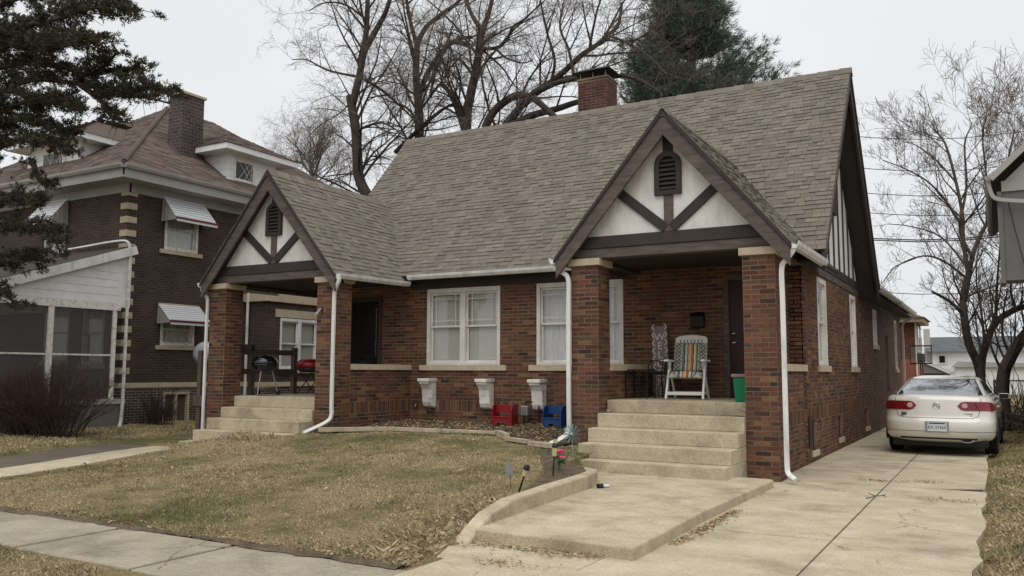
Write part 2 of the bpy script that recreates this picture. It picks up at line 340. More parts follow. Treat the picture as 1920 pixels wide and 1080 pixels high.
def groundmat():
    m = bpy.data.materials.new('ground'); m.use_nodes = True; t = m.node_tree; N = t.nodes; L = t.links; b = N['Principled BSDF']; b.inputs['Roughness'].default_value = 1; b.inputs['Specular IOR Level'].default_value = .1
    g = N.new('ShaderNodeNewGeometry')
    def noise(s, d=6):
        n = N.new('ShaderNodeTexNoise'); n.inputs['Scale'].default_value = s; n.inputs['Detail'].default_value = d; n.inputs['Roughness'].default_value = .7; L.new(g.outputs['Position'], n.inputs['Vector']); return n.outputs[0]
    def ramp(f, a, b_, p0=.35, p1=.65):
        r = N.new('ShaderNodeValToRGB'); e = r.color_ramp.elements; e[0].position = p0; e[1].position = p1; e[0].color = srgb(a); e[1].color = srgb(b_); L.new(f, r.inputs[0]); return r.outputs[0]
    straw = ramp(noise(30), (112, 98, 70), (166, 148, 112)); green = ramp(noise(40), (70, 72, 44), (104, 102, 66)); dirt = ramp(noise(25), (66, 54, 42), (100, 86, 68))
    def mixc(f, a, b_):
        x = N.new('ShaderNodeMix'); x.data_type = 'RGBA'; L.new(f, x.inputs[0]); L.new(a, x.inputs[6]); L.new(b_, x.inputs[7]); return x.outputs[2]
    f1 = ramp(noise(.55, 5), (0, 0, 0), (255, 255, 255), .42, .62); f2 = ramp(noise(.9, 5), (0, 0, 0), (255, 255, 255), .60, .72)
    c = mixc(f2, mixc(f1, straw, green), dirt); L.new(c, b.inputs['Base Color'])
    bp = N.new('ShaderNodeBump'); bp.inputs['Strength'].default_value = .8; bp.inputs['Distance'].default_value = .03; L.new(noise(60), bp.inputs['Height']); L.new(bp.outputs[0], b.inputs['Normal'])
    M['ground'] = m
    # grass blades: the same patches of straw and green, by position, with a per-blade shift
    m = bpy.data.materials.new('grass'); m.use_nodes = True; t = m.node_tree; N = t.nodes; L = t.links; b = N['Principled BSDF']; b.inputs['Roughness'].default_value = .9; b.inputs['Specular IOR Level'].default_value = .15
    g = N.new('ShaderNodeNewGeometry'); a = N.new('ShaderNodeAttribute'); a.attribute_name = 'rnd'
    straw = ramp(a.outputs['Fac'], (124, 109, 82), (216, 199, 164), 0, 1); green = ramp(a.outputs['Fac'], (72, 74, 48), (132, 126, 92), 0, 1)
    f1 = ramp(noise(.55, 7), (0, 0, 0), (230, 230, 230), .47, .64); f3 = ramp(noise(2.6, 5), (0, 0, 0), (200, 200, 200), .52, .64); olive = ramp(a.outputs['Fac'], (96, 80, 56), (150, 128, 92), 0, 1); L.new(mixc(f3, mixc(f1, straw, green), olive), b.inputs['Base Color'])
    M['grass'] = m
groundmat()
# ================================================================ GROUND
ZD = -.07        # driveway
KERB = [(-4.04, 6.0, -.075), (-4.19, 6.5, -.045), (-4.235, 6.72, .03), (-4.27, 7.0, .12), (-4.31, 7.5, .19), (-4.40, 8.6, .20), (-4.47, 9.6, .20), (-4.53, 10.05, .20), (-4.66, 10.32, .20), (-4.88, 10.46, .20), (-5.1, 10.52, .20)]
def kerb_x(y):
    for a, b in zip(KERB[:-2], KERB[1:-1]):
        if a[1] <= y <= b[1]: return a[0]+(b[0]-a[0])*(y-a[1])/(b[1]-a[1])
    return KERB[0][0] if y < KERB[0][1] else -5.0
def path_x(y):      # right edge of the path to the left porch
    return -12.15-1.65*ss((y-6.2)/5.6)
def gz(x, y):
    low = -.13
    lawn = -.105+.17*ss((y-5.45)/2.5)+.27*ss((y-7.2)/6.6)
    if y < 5.5: lawn = -.10 if y < 4.45 else -.13
    k = kerb_x(y) if y < 10.6 else -5.2
    if y > 5.5:
        if x > k-.03: lawn = low if y < 12.6 else lawn
        px = path_x(y)
        if y < 12.4 or x < -14.5:
            f = ss((x-px)/1.6); lawn = lawn*f+(-.045)*(1-f)
        if x < px+.02 and x > px-2.4 and y < 11.4: lawn = -.10
        if x < px-2.4 or (x < -14.6 and y >= 11.4): lawn = -.02+.10*ss((-15.5-x)/4)
    if x > -2.95: lawn = low
    if x > -.2: lawn = low+.07*ss((x+.2)/.25)+.08*ss((x-.2)/2)
    if y > 26: lawn = min(lawn, .05)
    return lawn
def grid_axis(fine0, fine1, step, far0, far1):
    a = list(np.arange(fine0, fine1+1e-6, step)); s = step
    while a[0] > far0: s *= 1.35; a.insert(0, a[0]-s)
    s = step
    while a[-1] < far1: s *= 1.35; a.append(a[-1]+s)
    return np.array(a)
gx = grid_axis(-20, 3, .1, -900, 700); gy = grid_axis(2.6, 15, .1, -60, 1500)
V = np.array([(x, y, gz(x, y)) for y in gy for x in gx]); nx = len(gx)
I = np.arange(len(V)).reshape(len(gy), nx)
F = np.stack([I[:-1, :-1], I[:-1, 1:], I[1:, 1:], I[1:, :-1]], -1).reshape(-1, 4)
V[:, 2] += np.where((V[:, 0] > -20) & (V[:, 0] < 3) & (V[:, 1] < 15), nr.normal(0, .004, len(V)), 0)
ground = struct(npmesh('ground', V, F, 'ground', smooth=True))

def slab(mb, poly, z0, z1):   # poly counter-clockwise in plan
    mb.prism([(x, y, z0) for x, y in poly], (0, 0, z1-z0)); return mb
# public sidewalk: one slab after the other, with open joints
sw = MB(); sw.box(-26, -3.9, 4.45, 5.48, -.22, -.105); side = struct(sw.build('sidewalk', 'joint_dirt'))
xs = [-26, -24.5, -23, -21.5, -20, -18.5, -17.0, -15.5, -14, -12.3, -10.7, -9.1, -7.53, -5.97, -4.06]
for a, b in zip(xs[:-1], xs[1:]):
    j = lambda: rng.uniform(-.012, .012)
    z = -.085+rng.uniform(-.006, .006)
    slab(MB(), [(a+.018, 4.43+j()), (a*.5+b*.5, 4.43+j()), (b-.02, 4.43+j()), (b-.018+j(), 5.0), (b-.018+j(), 5.5+j()), (a*.4+b*.6, 5.52+j()*2), (a+.02+j(), 5.5+j())], -.2, z).build('sidewalk_slab', 'sidewalk', side, bevel=.012)
# driveway with apron: slabs between the centre joint and the cross joints
dv = MB(); dv.box(-2.95, -.24, 3.5, 34, -.3, -.085); drive = struct(dv.build('driveway', 'joint_dirt'))
ys = [3.4, 6.1, 8.35, 10.55, 12.75, 15.9, 19.0, 22.4, 26, 30, 34]
for i, (a, b) in enumerate(zip(ys[:-1], ys[1:])):
    for s in (0, 1):
        x0, x1 = ((-2.95 if a > 12 else -4.02 if a < 6 else -2.9), -1.395) if s == 0 else (-1.385, -.2)
        if a < 6: x0 = x0 if s == 0 else x0
        z = ZD+rng.uniform(-.004, .004)
        p = [(x0+.004, a+.005), (x1-.004, a+.005), (x1-.004, b-.005), (x0+.004, b-.005)]
        if s == 1:
            e = [(-.2+rng.uniform(-.045, .03), a+(b-a)*(k+.5)/5) for k in range(5)]
            p = p[:2]+e+p[2:]
            if i == 4: p = [(x0+.004, a+.02), (-.75, a+.03), (-.55, a+.19), (-.22, a+.34), (-.2, b-.4), (-.23, b-.005), (x0+.004, b-.005)]
        slab(MB(), p, -.25, z).build('driveway_slab', 'concrete', drive)
slab(MB(), [(-4.16, 6.105), (-2.905, 6.105), (-2.905, 6.7), (-4.2, 6.7)], -.25, ZD-.003).build('driveway_slab', 'concrete', drive)
# raised front walk of the right porch
wk = MB()
wp = [(-4.20, 6.68), (-2.64, 6.64), (-2.70, 8.75), (-2.66, 11.72), (-2.73, 11.78), (-3.2, 11.8), (-5.3, 11.3), (-5.0, 10.3), (-4.44, 9.8), (-4.28, 7.4)]
slab(wk, wp, -.2, .035)
walk = struct(wk.build('front_walk', 'step_concrete', bevel=.018))
kb = MB()
n = len(KERB); K = [Vector(k) for k in KERB]
vs_, fs_ = [], []
for i, k in enumerate(K):
    t = (K[min(i+1, n-1)]-K[max(i-1, 0)]); t.z = 0; t.normalize(); s = Vector((-t.y, t.x, 0))*.11
    for p, z in ((k-s*.5, -.2), (k-s*.42, k.z-.008), (k+s*.95, k.z), (k+s*1.05, -.2)): vs_.append((p.x, p.y, z))
for i in range(n-1):
    for j in range(3): fs_.append((i*4+j, (i+1)*4+j, (i+1)*4+j+1, i*4+j+1))
fs_ += [(0, 1, 2, 3), tuple(reversed(range(4*n-4, 4*n)))]
kb.add(vs_, fs_); kerb = struct(kb.build('walk_kerb', 'step_concrete', bevel=.02))
# path to the left porch: concrete strip and a darker brown strip beside it
def strip(name, d0, d1, z, m_):
    b = MB(); vs_, fs_ = [], []; yy = np.linspace(5.54, 11.6, 16)
    for y in yy:
        for d, zz in ((d0, -.2), (d0, z), (d1, z), (d1, -.2)): vs_.append((path_x(y)-d, y, zz))
    for i in range(15):
        for j in range(3): fs_.append((i*4+j, i*4+j+1, (i+1)*4+j+1, (i+1)*4+j))
    fs_ += [(3, 2, 1, 0), tuple(range(60, 64))]
    b.add(vs_, fs_); return struct(b.build(name, m_))
strip('path', 0, .95, -.05, 'concrete'); strip('dark_path', .96, 2.3, -.056, 'dark_paving')

# bed of bare soil and mulch in front of the wall, edged with boards
bed = MB(); vs_, fs_ = [], []
bx_ = np.linspace(-10.93, -5.96, 40); by_ = np.linspace(0, 1, 12)
def bed_front(x): return 12.0+.95*ss((x+11.0)/.8)-.0*x-1.6*ss((x+7.6)/1.4)*.55
def bed_z(x, y):
    y0 = bed_front(x); v = (y-y0)/(14.79-y0); return gz(x, y0)+.03+(.36-gz(x, y0))*ss(v*1.3)*.6+.07*ss(v)
for v in by_:
    for x in bx_:
        y0 = bed_front(x); y = y0+(14.79-y0)*v
        vs_.append((x, y, bed_z(x, y)+rng.uniform(-.012, .012)))
for i in range(11):
    for j in range(39): fs_.append((i*40+j, i*40+j+1, (i+1)*40+j+1, (i+1)*40+j))
bed.add(vs_, fs_); bedo = struct(bed.build('soil_bed', 'soil', smooth=True))
bed2 = MB()
pts = [(-4.55, 8.3), (-4.56, 9.1), (-4.62, 9.9), (-4.8, 10.35), (-5.2, 10.6), (-5.5, 11.3), (-5.9, 11.8), (-6.1, 11.55), (-5.65, 10.7), (-5.15, 9.9), (-4.85, 9.0), (-4.65, 8.35)]
cx = sum(p[0] for p in pts)/len(pts); cy = sum(p[1] for p in pts)/len(pts)
vv = [(cx, cy, gz(cx, cy)+.06)]
for k in (.5, 1):
    for x, y in pts: X_, Y_ = cx+(x-cx)*k, cy+(y-cy)*k; vv.append((X_, Y_, max(.12, gz(X_-.12, Y_))+.03-(.02 if k == 1 else 0)))
q = len(pts)
bed2.add(vv, [(0, 1+i, 1+(i+1) % q) for i in range(q)]+[(1+i, 1+q+i, 1+q+(i+1) % q, 1+(i+1) % q) for i in range(q)])
struct(bed2.build('kerbside_soil', 'soil', smooth=True))

# grass: blades by the hundred thousand
def blades(n, xr, yr, ok, h=(.018, .05), wd=.0035, lean=.9):
    x = nr.uniform(*xr, n); y = nr.uniform(*yr, n)
    pt = (np.sin(x*2.1+1.3*np.sin(y*1.7))+np.sin(y*2.6+1.1*np.sin(x*2.9+.5))+.8*np.sin(x*6.3+y*4.1)+.7*np.sin(y*9.1-x*5.3+2*np.sin(x*3.3)))/3.5
    keep = np.array([ok(a, b) for a, b in zip(x, y)]) & (nr.random(n) < np.clip(.25+1.1*(pt+.65), .12, 1)); x, y, pt = x[keep], y[keep], pt[keep]; n = len(x)
    z = np.array([gz(a, b) for a, b in zip(x, y)])
    an = nr.uniform(0, 2*math.pi, n); hh = nr.uniform(*h, n)*(.6+.9*nr.random(n)**2)*(1+.55*pt); ln = nr.uniform(.2, lean*1.6, n)*hh
    la = nr.uniform(0, 2*math.pi, n); wv = wd*nr.uniform(.7, 1.5, n)
    dx, dy = np.cos(an)*wv, np.sin(an)*wv; lx, ly = np.cos(la)*ln, np.sin(la)*ln
    P = lambda *a: np.stack(a, -1)
    Vv = np.stack([P(x-dx, y-dy, z-.004), P(x+dx, y+dy, z-.004), P(x+lx*.45+dx*.7, y+ly*.45+dy*.7, z+hh*.7), P(x+lx, y+ly, z+hh)], 1).reshape(-1, 3)
    i = np.arange(n)*4
    return Vv, np.stack([i, i+1, i+2, i+3], -1), nr.random(n)
def lawn_ok(x, y): return y > 5.47+.05*math.sin(x*3)+.05*math.sin(x*7.3) and x < kerb_x(y)-.12 and x > path_x(y)+.03-.05*math.sin(y*5) and not (x > -11 and y > bed_front(x)-.02) and not (x <= -11 and y > 12.2) and not (y > 11.1 and x < -11.35 and x > -14) and not (x > -5.2+.3*math.sin(y*2) and 8.5 < y < 11.8 and rng.random() < .5) and not (y < 5.75 and rng.random() < .75*(5.75-y)/.3)
a1 = blades(350000, (-14.4, -3.7), (5.44, 14.2), lawn_ok, h=(.007, .022), wd=.0026)
a2 = blades(80000, (-9.5, -4.5), (2.6, 4.55), lambda x, y: y < 4.43+.06*math.sin(x*4)-.75*ss((x+6.6)/1.5), h=(.012, .035), wd=.0028)
a3 = blades(70000, (-.3, 1.6), (5.5, 17), lambda x, y: x > -.2+.05*math.sin(y*4)+.05*math.sin(y*11), h=(.012, .04), wd=.003)
a4 = blades(45000, (-24, -14.2), (6.2, 15), lambda x, y: x < path_x(y)-2.25 and not (x < -19 and y > 10.4), h=(.02, .05), wd=.006)
a5 = blades(2600, (-14.0, -11.3), (10.75, 11.27), lambda x, y: x > path_x(y)+.1, h=(.04, .11), wd=.003, lean=.7)
a6 = blades(9000, (-5.1, -4.1), (5.6, 8.0), lambda x, y: kerb_x(y)-.75*rng.random() < x < kerb_x(y)-.1, h=(.02, .06), wd=.003, lean=1.4)
Vs, Fs, As = [], [], []; o_ = 0
for v, f, a in (a1, a2, a3, a4, a5, a6): Vs.append(v); Fs.append(f+o_); As.append(a); o_ += len(v)
gr = stuff(npmesh('grass', np.concatenate(Vs), np.concatenate(Fs), 'grass', attr=np.concatenate(As)))
gr['label'] = 'dormant straw and green lawn grass'; gr['category'] = 'grass'

# ragged strips of washed-out soil along the sidewalk and driveway edges
def soil_strip(name, pts, wfun, z):
    vs_, fs_ = [], []
    for i, (x, y, nx_, ny_) in enumerate(pts):
        a, b = wfun(i); vs_ += [(x+nx_*a, y+ny_*a, z+.002), (x, y, z+.016+.01*rng.random()), (x-nx_*b, y-ny_*b, z-.004)]
    for i in range(len(pts)-1): fs_ += [(3*i, 3*i+1, 3*i+4, 3*i+3), (3*i+1, 3*i+2, 3*i+5, 3*i+4)]
    m = MB(); m.add(vs_, fs_); return struct(m.build(name, 'soil', smooth=True))
rw_ = [.03]
for _ in range(400): rw_.append(min(.085, max(.0, rw_[-1]+rng.gauss(0, .016))))
soil_strip('soil_edge', [(x, 5.515, 0, -1) for x in np.arange(-26, -4.1, .06)], lambda i: (rw_[i], .16), -.086)
# dry leaves and bark chips
def litter(n, spots, size=(.012, .035), flat=.5):
    out, fa, at_ = [], [], []
    for k in range(n):
        x, y, z = spots()
        s = rng.uniform(*size); an = rng.uniform(0, 6.28); t = Vector((math.cos(an), math.sin(an), rng.uniform(-flat, flat))).normalized()*s; b = Vector((-math.sin(an), math.cos(an), rng.uniform(-flat, flat))).normalized()*s*rng.uniform(.35, .8)
        c = Vector((x, y, z+rng.uniform(.004, .02))); o = len(out)
        out += [c-t, c-b+Vector((0, 0, s*.3)), c+t, c+b+Vector((0, 0, s*.2))]; fa.append((o, o+1, o+2, o+3)); at_.append(rng.random())
    return out, fa, at_
def sp_edge():
    x = rng.uniform(-11, -3.9); y = 5.49+abs(rng.gauss(0, .28)); return x, y, gz(x, y)+.015
def sp_slab():
    y = rng.uniform(7.4, 9.6); return -2.62+abs(rng.gauss(0, .07)), y, ZD
def sp_slabfront():
    x = rng.uniform(-4.5, -2.9); return x, 6.62-abs(rng.gauss(0, .10)), ZD
def sp_bed():
    x = rng.uniform(-10.9, -6); f = bed_front(x); y = rng.uniform(f, 14.6); return x, y, bed_z(x, y)+.004
def sp_right():
    x = -.15+abs(rng.gauss(0, .7)); y = rng.uniform(8, 26); return x, y, gz(x, y)
def sp_drive():
    c = rng.choice([(-1.55, 13.2, .28, .06), (-.95, 13.4, .25, .07), (-.55, 11.6, .3, .12), (-3.5, 6.0, .35, .1)])
    return rng.gauss(c[0], c[2]*.5), rng.gauss(c[1], c[3]), ZD
def sp_lawn():
    x = rng.uniform(-13, -4.5); y = rng.uniform(6.2, 12.5); return x, y, gz(x, y)+.02
def sp_kerbgrass():
    y = rng.uniform(5.6, 8.2); return kerb_x(y)-.1-abs(rng.gauss(0, .45)), y, gz(kerb_x(y)-.3, y)+.02
Vv, Ff, Aa = [], [], []
for n_, f_, kw in ((900, sp_edge, dict(size=(.008, .024))), (500, sp_slab, dict(size=(.008, .024))), (420, sp_slabfront, dict(size=(.008, .022))), (2600, sp_bed, dict(size=(.012, .036))), (1500, sp_right, {}), (420, sp_drive, dict(size=(.008, .02))), (160, sp_lawn, dict(size=(.02, .045))), (500, sp_kerbgrass, dict(size=(.01, .028)))):
    v, f, a = litter(n_, f_, **kw); o = len(Vv); Vv += v; Ff += [tuple(i+o for i in q) for q in f]; Aa += a
lf = stuff(npmesh('leaf_litter', np.array([tuple(v) for v in Vv]), np.array(Ff), 'leaf_dry', attr=Aa))
lf['label'] = 'dry brown leaves and chips scattered over lawn and bed'; lf['category'] = 'leaf litter'
# boards edging the bed
for i, (a, b, h) in enumerate((((-11.0, 12.02), (-10.1, 12.92), .05), ((-10.1, 12.94), (-8.9, 13.0), .045), ((-8.88, 13.0), (-7.75, 13.02), .045), ((-7.72, 13.02), (-7.2, 12.45), .07), ((-7.15, 12.35), (-6.55, 12.0), .04), ((-6.5, 11.95), (-5.95, 11.72), .05))):
    z = max(gz(a[0], a[1]-.1), gz(b[0], b[1]-.1))+.05
    o = MB().bar((a[0], a[1], z), (b[0], b[1], z), .09, h*1.6).build('edging_board', 'plank', bevel=.006)
    tag(o, ['weathered edging board leaving the left porch downspout', 'long edging board under the first white bracket', 'long edging board in front of the red stool', 'thick edging board at the angled corner of the soil bed', 'short edging board past the angled corner of the soil bed', 'edging board end beside the front steps of the right porch'][i], 'edging board', 'boards edging the soil bed')
# ================================================================ BRICK BUNGALOW
house = thing('brick_house', 'low brown brick bungalow with two half-timbered porch gables and grey shingle roof', 'house', (-8, 14.78, 0))
UX, UY, NF, NR = Vector((1, 0, 0)), Vector((0, 1, 0)), Vector((0, -1, 0)), Vector((1, 0, 0))
YW, XS = 14.78, -2.82        # front wall, right side wall
CH, BL = .0700, .2330        # course height, brick length with joint
bricks = []                  # (centre, U, N, length, height, parent part)
def clip(iv, cut):
    out = []
    for a, b in iv:
        if cut[1] <= a or cut[0] >= b: out.append((a, b)); continue
        if cut[0] > a: out.append((a, cut[0]))
        if cut[1] < b: out.append((cut[1], b))
    return out
def lay(B, W, z0, z1, part, openings=(), soldier=None, shift=0, prob=1):
    O, U, N = B; k = 0; z = z0
    while z < z1-.02:
        if soldier and abs(z-soldier[0]) < CH*.6:
            z = soldier[0]; h = soldier[1]-soldier[0]; iv = [(i*CH, (i+1)*CH) for i in range(int(W/CH)+1)]
        else:
            h = min(CH, z1-z); s = ((k % 2)*.5+shift)*BL; iv = [(i*BL-s, (i+1)*BL-s) for i in range(int(W/BL)+3)]
        res = []
        for a, b in iv:
            q = [(max(0, a), min(W, b))]
            for o in openings:
                if o[2] < z+h*.5 < o[3]: q = clip(q, (o[0], o[1]))
            res += [x for x in q if x[1]-x[0] > .035]
        for a, b in res:
            j = .0075
            bricks.append((O+U*((a+b)/2+rng.choice((-.002, 0, .002)))+Vector((0, 0, z+h/2)), U, N, b-a-2*j*rng.choice((.6, .8, 1.0)), h-2*j*rng.choice((.75, .9, 1.05)), part))
        z += h; k += 1
def cells(mb, B, W, z0, z1, d0, d1, openings):
    us = sorted({0, W, *[o[0] for o in openings], *[o[1] for o in openings]}); zs = sorted({z0, z1, *[o[2] for o in openings], *[o[3] for o in openings]})
    us = [u for u in us if 0 <= u <= W]; zs = [z for z in zs if z0 <= z <= z1]
    for a, b in zip(us[:-1], us[1:]):
        for c, d in zip(zs[:-1], zs[1:]):
            m = ((a+b)/2, (c+d)/2)
            if not any(o[0] < m[0] < o[1] and o[2] < m[1] < o[3] for o in openings): mb.lbox(B, a, b, d0, d1, c, d)
SOLD = (.63, .863)
# openings of the front wall, u measured from X0F
X0F, X1F = -13.2, XS
w1 = (-10.53, -8.72, 1.59, 3.2); w2 = (-7.88, -6.04, 1.59, 3.2); dr = (-4.15, -3.1, 1.0, 3.18); dl = (-12.7, -11.75, 1.0, 3.1)
opF = [(o[0]-X0F, o[1]-X0F, o[2], o[3]) for o in (w1, w2, dr, dl)]
BF = (Vector((X0F, YW, 0)), UX, NF)
mb = MB(); cells(mb, BF, X1F-X0F, -.3, 3.46, -.22, 0, opF); front = mb.build('front_wall', 'mortar', house)
lay(BF, X1F-X0F, 0.21, 3.46, front, opF, SOLD)
# right side wall, u from the front corner
sA = (16.2-YW, 17.15-YW, 1.59, 3.22); sB = (20.2-YW, 21.05-YW, 1.59, 3.22); sC = (24.2-YW, 25.0-YW, 2.2, 3.15); sDo = (27.0-YW, 27.7-YW, .9, 2.55); sD = (29.6-YW, 30.2-YW, 1.59, 3.15)
b1, b2, b3 = (15.35-YW, 15.8-YW, .12, .66), (18.2-YW, 18.65-YW, .16, .6), (22.2-YW, 22.7-YW, .16, .6)
LS = 31.5-YW; BS = (Vector((XS, YW, 0)), UY, NR); opS = [sA, sB, sC, sDo, sD, b1, b2, b3]
mb = MB(); cells(mb, BS, LS, -.3, 3.46, -.22, 0, opS); sidew = mb.build('side_wall', 'mortar', house)
lay(BS, LS, -.07, 3.28, sidew, opS, SOLD, shift=.25)
MB().box(-13.2, -12.98, YW, 31.5, -.3, 3.46).build('rear_side_wall', 'mortar', house)
MB().box(-13.2, XS, 31.3, 31.5, -.3, 3.46).build('rear_wall', 'mortar', house)
MB().box(-12.95, XS-.24, YW+.9, YW+1.0, .2, 3.4).build('interior_wall', 'interior', house)
# piers
PW = .466
def pier(x0, zb):
    m = MB(); m.box(x0, x0+PW, 12.35, 12.35+PW, zb-.3, 3.16); p = m.build('pier', 'mortar', house)
    for B in ((Vector((x0, 12.35, 0)), UX, NF), (Vector((x0+PW, 12.35, 0)), UY, NR)): lay(B, PW, zb-.07, 3.16, p, shift=0 if B[1] is UX else .5)
    lay((Vector((x0, 12.35+PW, 0)), -UY, -NR), PW, zb+.5, 3.16, p, shift=.5)
    c = MB().box(x0-.045, x0+PW+.045, 12.30, 12.35+PW+.045, 3.16, 3.272).build('pier_cap', 'limestone', house, bevel=.008)
    return p
pRR = pier(-3.176, 0.0); pRL = pier(-5.946, .21); pLR = pier(-11.416, .14); pLL = pier(-14.416, 0.0)
# low porch side walls with stone caps (flush with the piers)
def knee(x, out, zb, name='porch_wall', y1=YW):
    B = (Vector((x, 12.35+PW, 0)), UY, NR if out > 0 else -NR)
    m = MB(); m.box(min(x, x-out*.2), max(x, x-out*.2), 12.35+PW, y1, zb-.3, 1.48); p = m.build(name, 'mortar', house)
    lay(B, y1-12.35-PW, zb-.07, 1.48, p, soldier=SOLD)
    MB().box(x-.24 if out > 0 else x-.04, x+.04 if out > 0 else x+.24, 12.35+PW, y1+(.18 if x > -4 else -.0), 1.48, 1.592).build('wall_cap', 'limestone', house, bevel=.006)
    return p
knee(XS, 1, 0.0); knee(-10.95, 1, .21)
# inner face of the right porch: short wall running on from the left pier
B = (Vector((-5.48, 12.35+PW, 0)), UY, NR)
m = MB(); m.box(-5.68, -5.48, 12.35+PW, YW, .2, 1.48); kw = m.build('porch_wall', 'mortar', house); lay(B, YW-12.35-PW, .98, 1.48, kw)
B = (Vector((-5.68, 12.35+PW, 0)), UY, -NR); lay((Vector((-5.68, YW, 0)), -UY, -NR), YW-12.35-PW, .21, 1.48, kw)
MB().box(-5.72, -5.44, 12.35+PW, YW, 1.48, 1.592).build('wall_cap', 'limestone', house, bevel=.006)
# porch floors and stairs
def stairs(x0, x1, ys, zs, zb, yback, name):
    m = MB()
    for i, (y, z) in enumerate(zip(ys, zs)):
        y1 = ys[i+1]+.02 if i+1 < len(ys) else yback
        o = MB().box(x0, x1, y, yback, (zs[i-1] if i else zb-.2), z).build('step' if i+1 < len(ys) else 'porch_floor', 'step_concrete', house, bevel=.012)
stairs(-5.47, -3.18, (11.26, 11.56, 11.92, 12.28, 12.66), (.196, .402, .606, .815, 1.015), 0, YW, 'r')
MB().box(-3.2, XS-.2, 12.83, YW, .8, 1.01).build('porch_floor', 'step_concrete', house)
stairs(-13.93, -11.43, (11.28, 11.62, 11.95, 12.30, 12.64), (.085, .285, .50, .71, .93), -.1, YW, 'l')
MB().box(-14.4, -11.16, 12.83, YW-.01, .7, .925).build('porch_floor', 'step_concrete', house)
# crack in the top step: loose broken lumps
for x, y, s in ((-3.35, 12.62, .06), (-3.27, 12.60, .05), (-5.42, 12.62, .035)):
    MB().hexa([(x-s, y-.03, .83), (x+s, y-.03, .82), (x+s, y+.03, .83), (x-s, y+.03, .83), (x-s*.7, y-.02, .83+s*.9), (x+s*.8, y-.02, .83+s*.7), (x+s*.6, y+.03, .83+s), (x-s*.6, y+.03, .83+s)]).build('broken_concrete', 'step_concrete', house)

# ---- roofs
shingles = []
def roof_plane(P0, U, S, W, L, part, exp=.118, clipf=None, wr=(.12, .27)):
    """P0 eave corner, U along the eave, S up the slope"""
    N = U.cross(S).normalized(); n = int(L/exp)
    for k in range(n+1):
        v0 = k*exp; v1 = min(v0+exp*1.25, L)
        u = -rng.uniform(0, .2)
        while u < W:
            wd = rng.uniform(*wr); a, b = max(u, 0), min(u+wd, W); u += wd
            if b-a < .02: continue
            c = P0+U*((a+b)/2)+S*(v0+exp/2)
            if clipf and clipf(c): continue
            shingles.append((P0, U, S, N, a, b, v0-.008, v1, rng.choice((.006, .008, .015, .018)), part, c))
def deck(name, pts, th=.05):
    n = (Vector(pts[1])-Vector(pts[0])).cross(Vector(pts[3])-Vector(pts[0])).normalized()
    return MB().prism([Vector(p)-n*th for p in pts], n*th).build(name, ['roof_felt'], house)
EY, EZ, RY, RZ = 14.39, 3.47, 18.05, 7.66
XL, XR = -13.62, -2.34
SL = (Vector((0, RY-EY, RZ-EZ))).normalized(); LEN = math.hypot(RY-EY, RZ-EZ)
main = deck('main_roof', [(XL, EY, EZ), (XR, EY, EZ), (XR, RY, RZ), (XL, RY, RZ)])
deck('main_roof_rear', [(XR, 2*RY-EY, EZ), (XL, 2*RY-EY, EZ), (XL, RY, RZ), (XR, RY, RZ)])
PR = 1.19; 
def gable_z(xc, hw, apex, x): return apex-PR*abs(x-xc)
GR = dict(xc=-4.30, hw=1.86, apex=5.50, y0=12.14); GL = dict(xc=-12.66, hw=1.86, apex=5.50, y0=12.14)
def under_gable(c):
    for g in (GR, GL):
        if abs(c.x-g['xc']) < g['hw'] and c.z < gable_z(g['xc'], 0, g['apex'], c.x)-.12: return True
    return False
roof_plane(Vector((XL, EY, EZ)), UX, SL, XR-XL, LEN, main, clipf=under_gable)
for g in (GR, GL):
    xc, hw, ap, y0 = g['xc'], g['hw'], g['apex'], g['y0']; ze = ap-PR*hw
    yb = EY+(ap-EZ)/(RZ-EZ)*(RY-EY)+.15
    for s in (1, -1):
        e = [(xc+s*hw, y0, ze), (xc+s*hw, yb, ze), (xc, yb, ap), (xc, y0, ap)]
        if s < 0: e = [e[1], e[0], e[3], e[2]]
        d = deck('porch_roof', e)
        S = Vector((-s*hw, 0, PR*hw)).normalized(); Ln = math.hypot(hw, PR*hw)
        P0 = Vector((xc+s*hw, y0 if s > 0 else yb, ze)); U = UY if s > 0 else -UY
        def cl(c, ap=ap): return c.z < EZ+(c.y-EY)*(RZ-EZ)/(RY-EY)-.10
        roof_plane(P0, U, S, yb-y0, Ln, d, clipf=cl)
# ridge caps
def ridge(a, b, n, sl):
    a, b = Vector(a), Vector(b); t = (b-a)/n; mbr = []
    for i in range(n):
        p = a+t*i; q = p+t*1.12; s = t.normalized().cross(Vector((0, 0, 1))).normalized(); h = .012+.006*(i % 2)
        z = Vector((0, 0, 1)); vs_ = []
        for r_, hh in ((p, h+.012), (q, h)): vs_ += [r_+s*.13-z*(.13*sl-hh), r_+z*(hh+.01), r_-s*.13-z*(.13*sl-hh)]
        MB().add(vs_, [(0, 1, 4, 3), (1, 2, 5, 4), (0, 1, 2), (3, 5, 4)], 0).build('ridge_shingle', 'shingle_single', house)
ridge((XL, RY, RZ+.01), (XR, RY, RZ+.01), 52, 1.15)
for g in (GR, GL): ridge((g['xc'], g['y0'], g['apex']+.01), (g['xc'], EY+(g['apex']-EZ)/(RZ-EZ)*(RY-EY), g['apex']+.01), 20, 1.19)

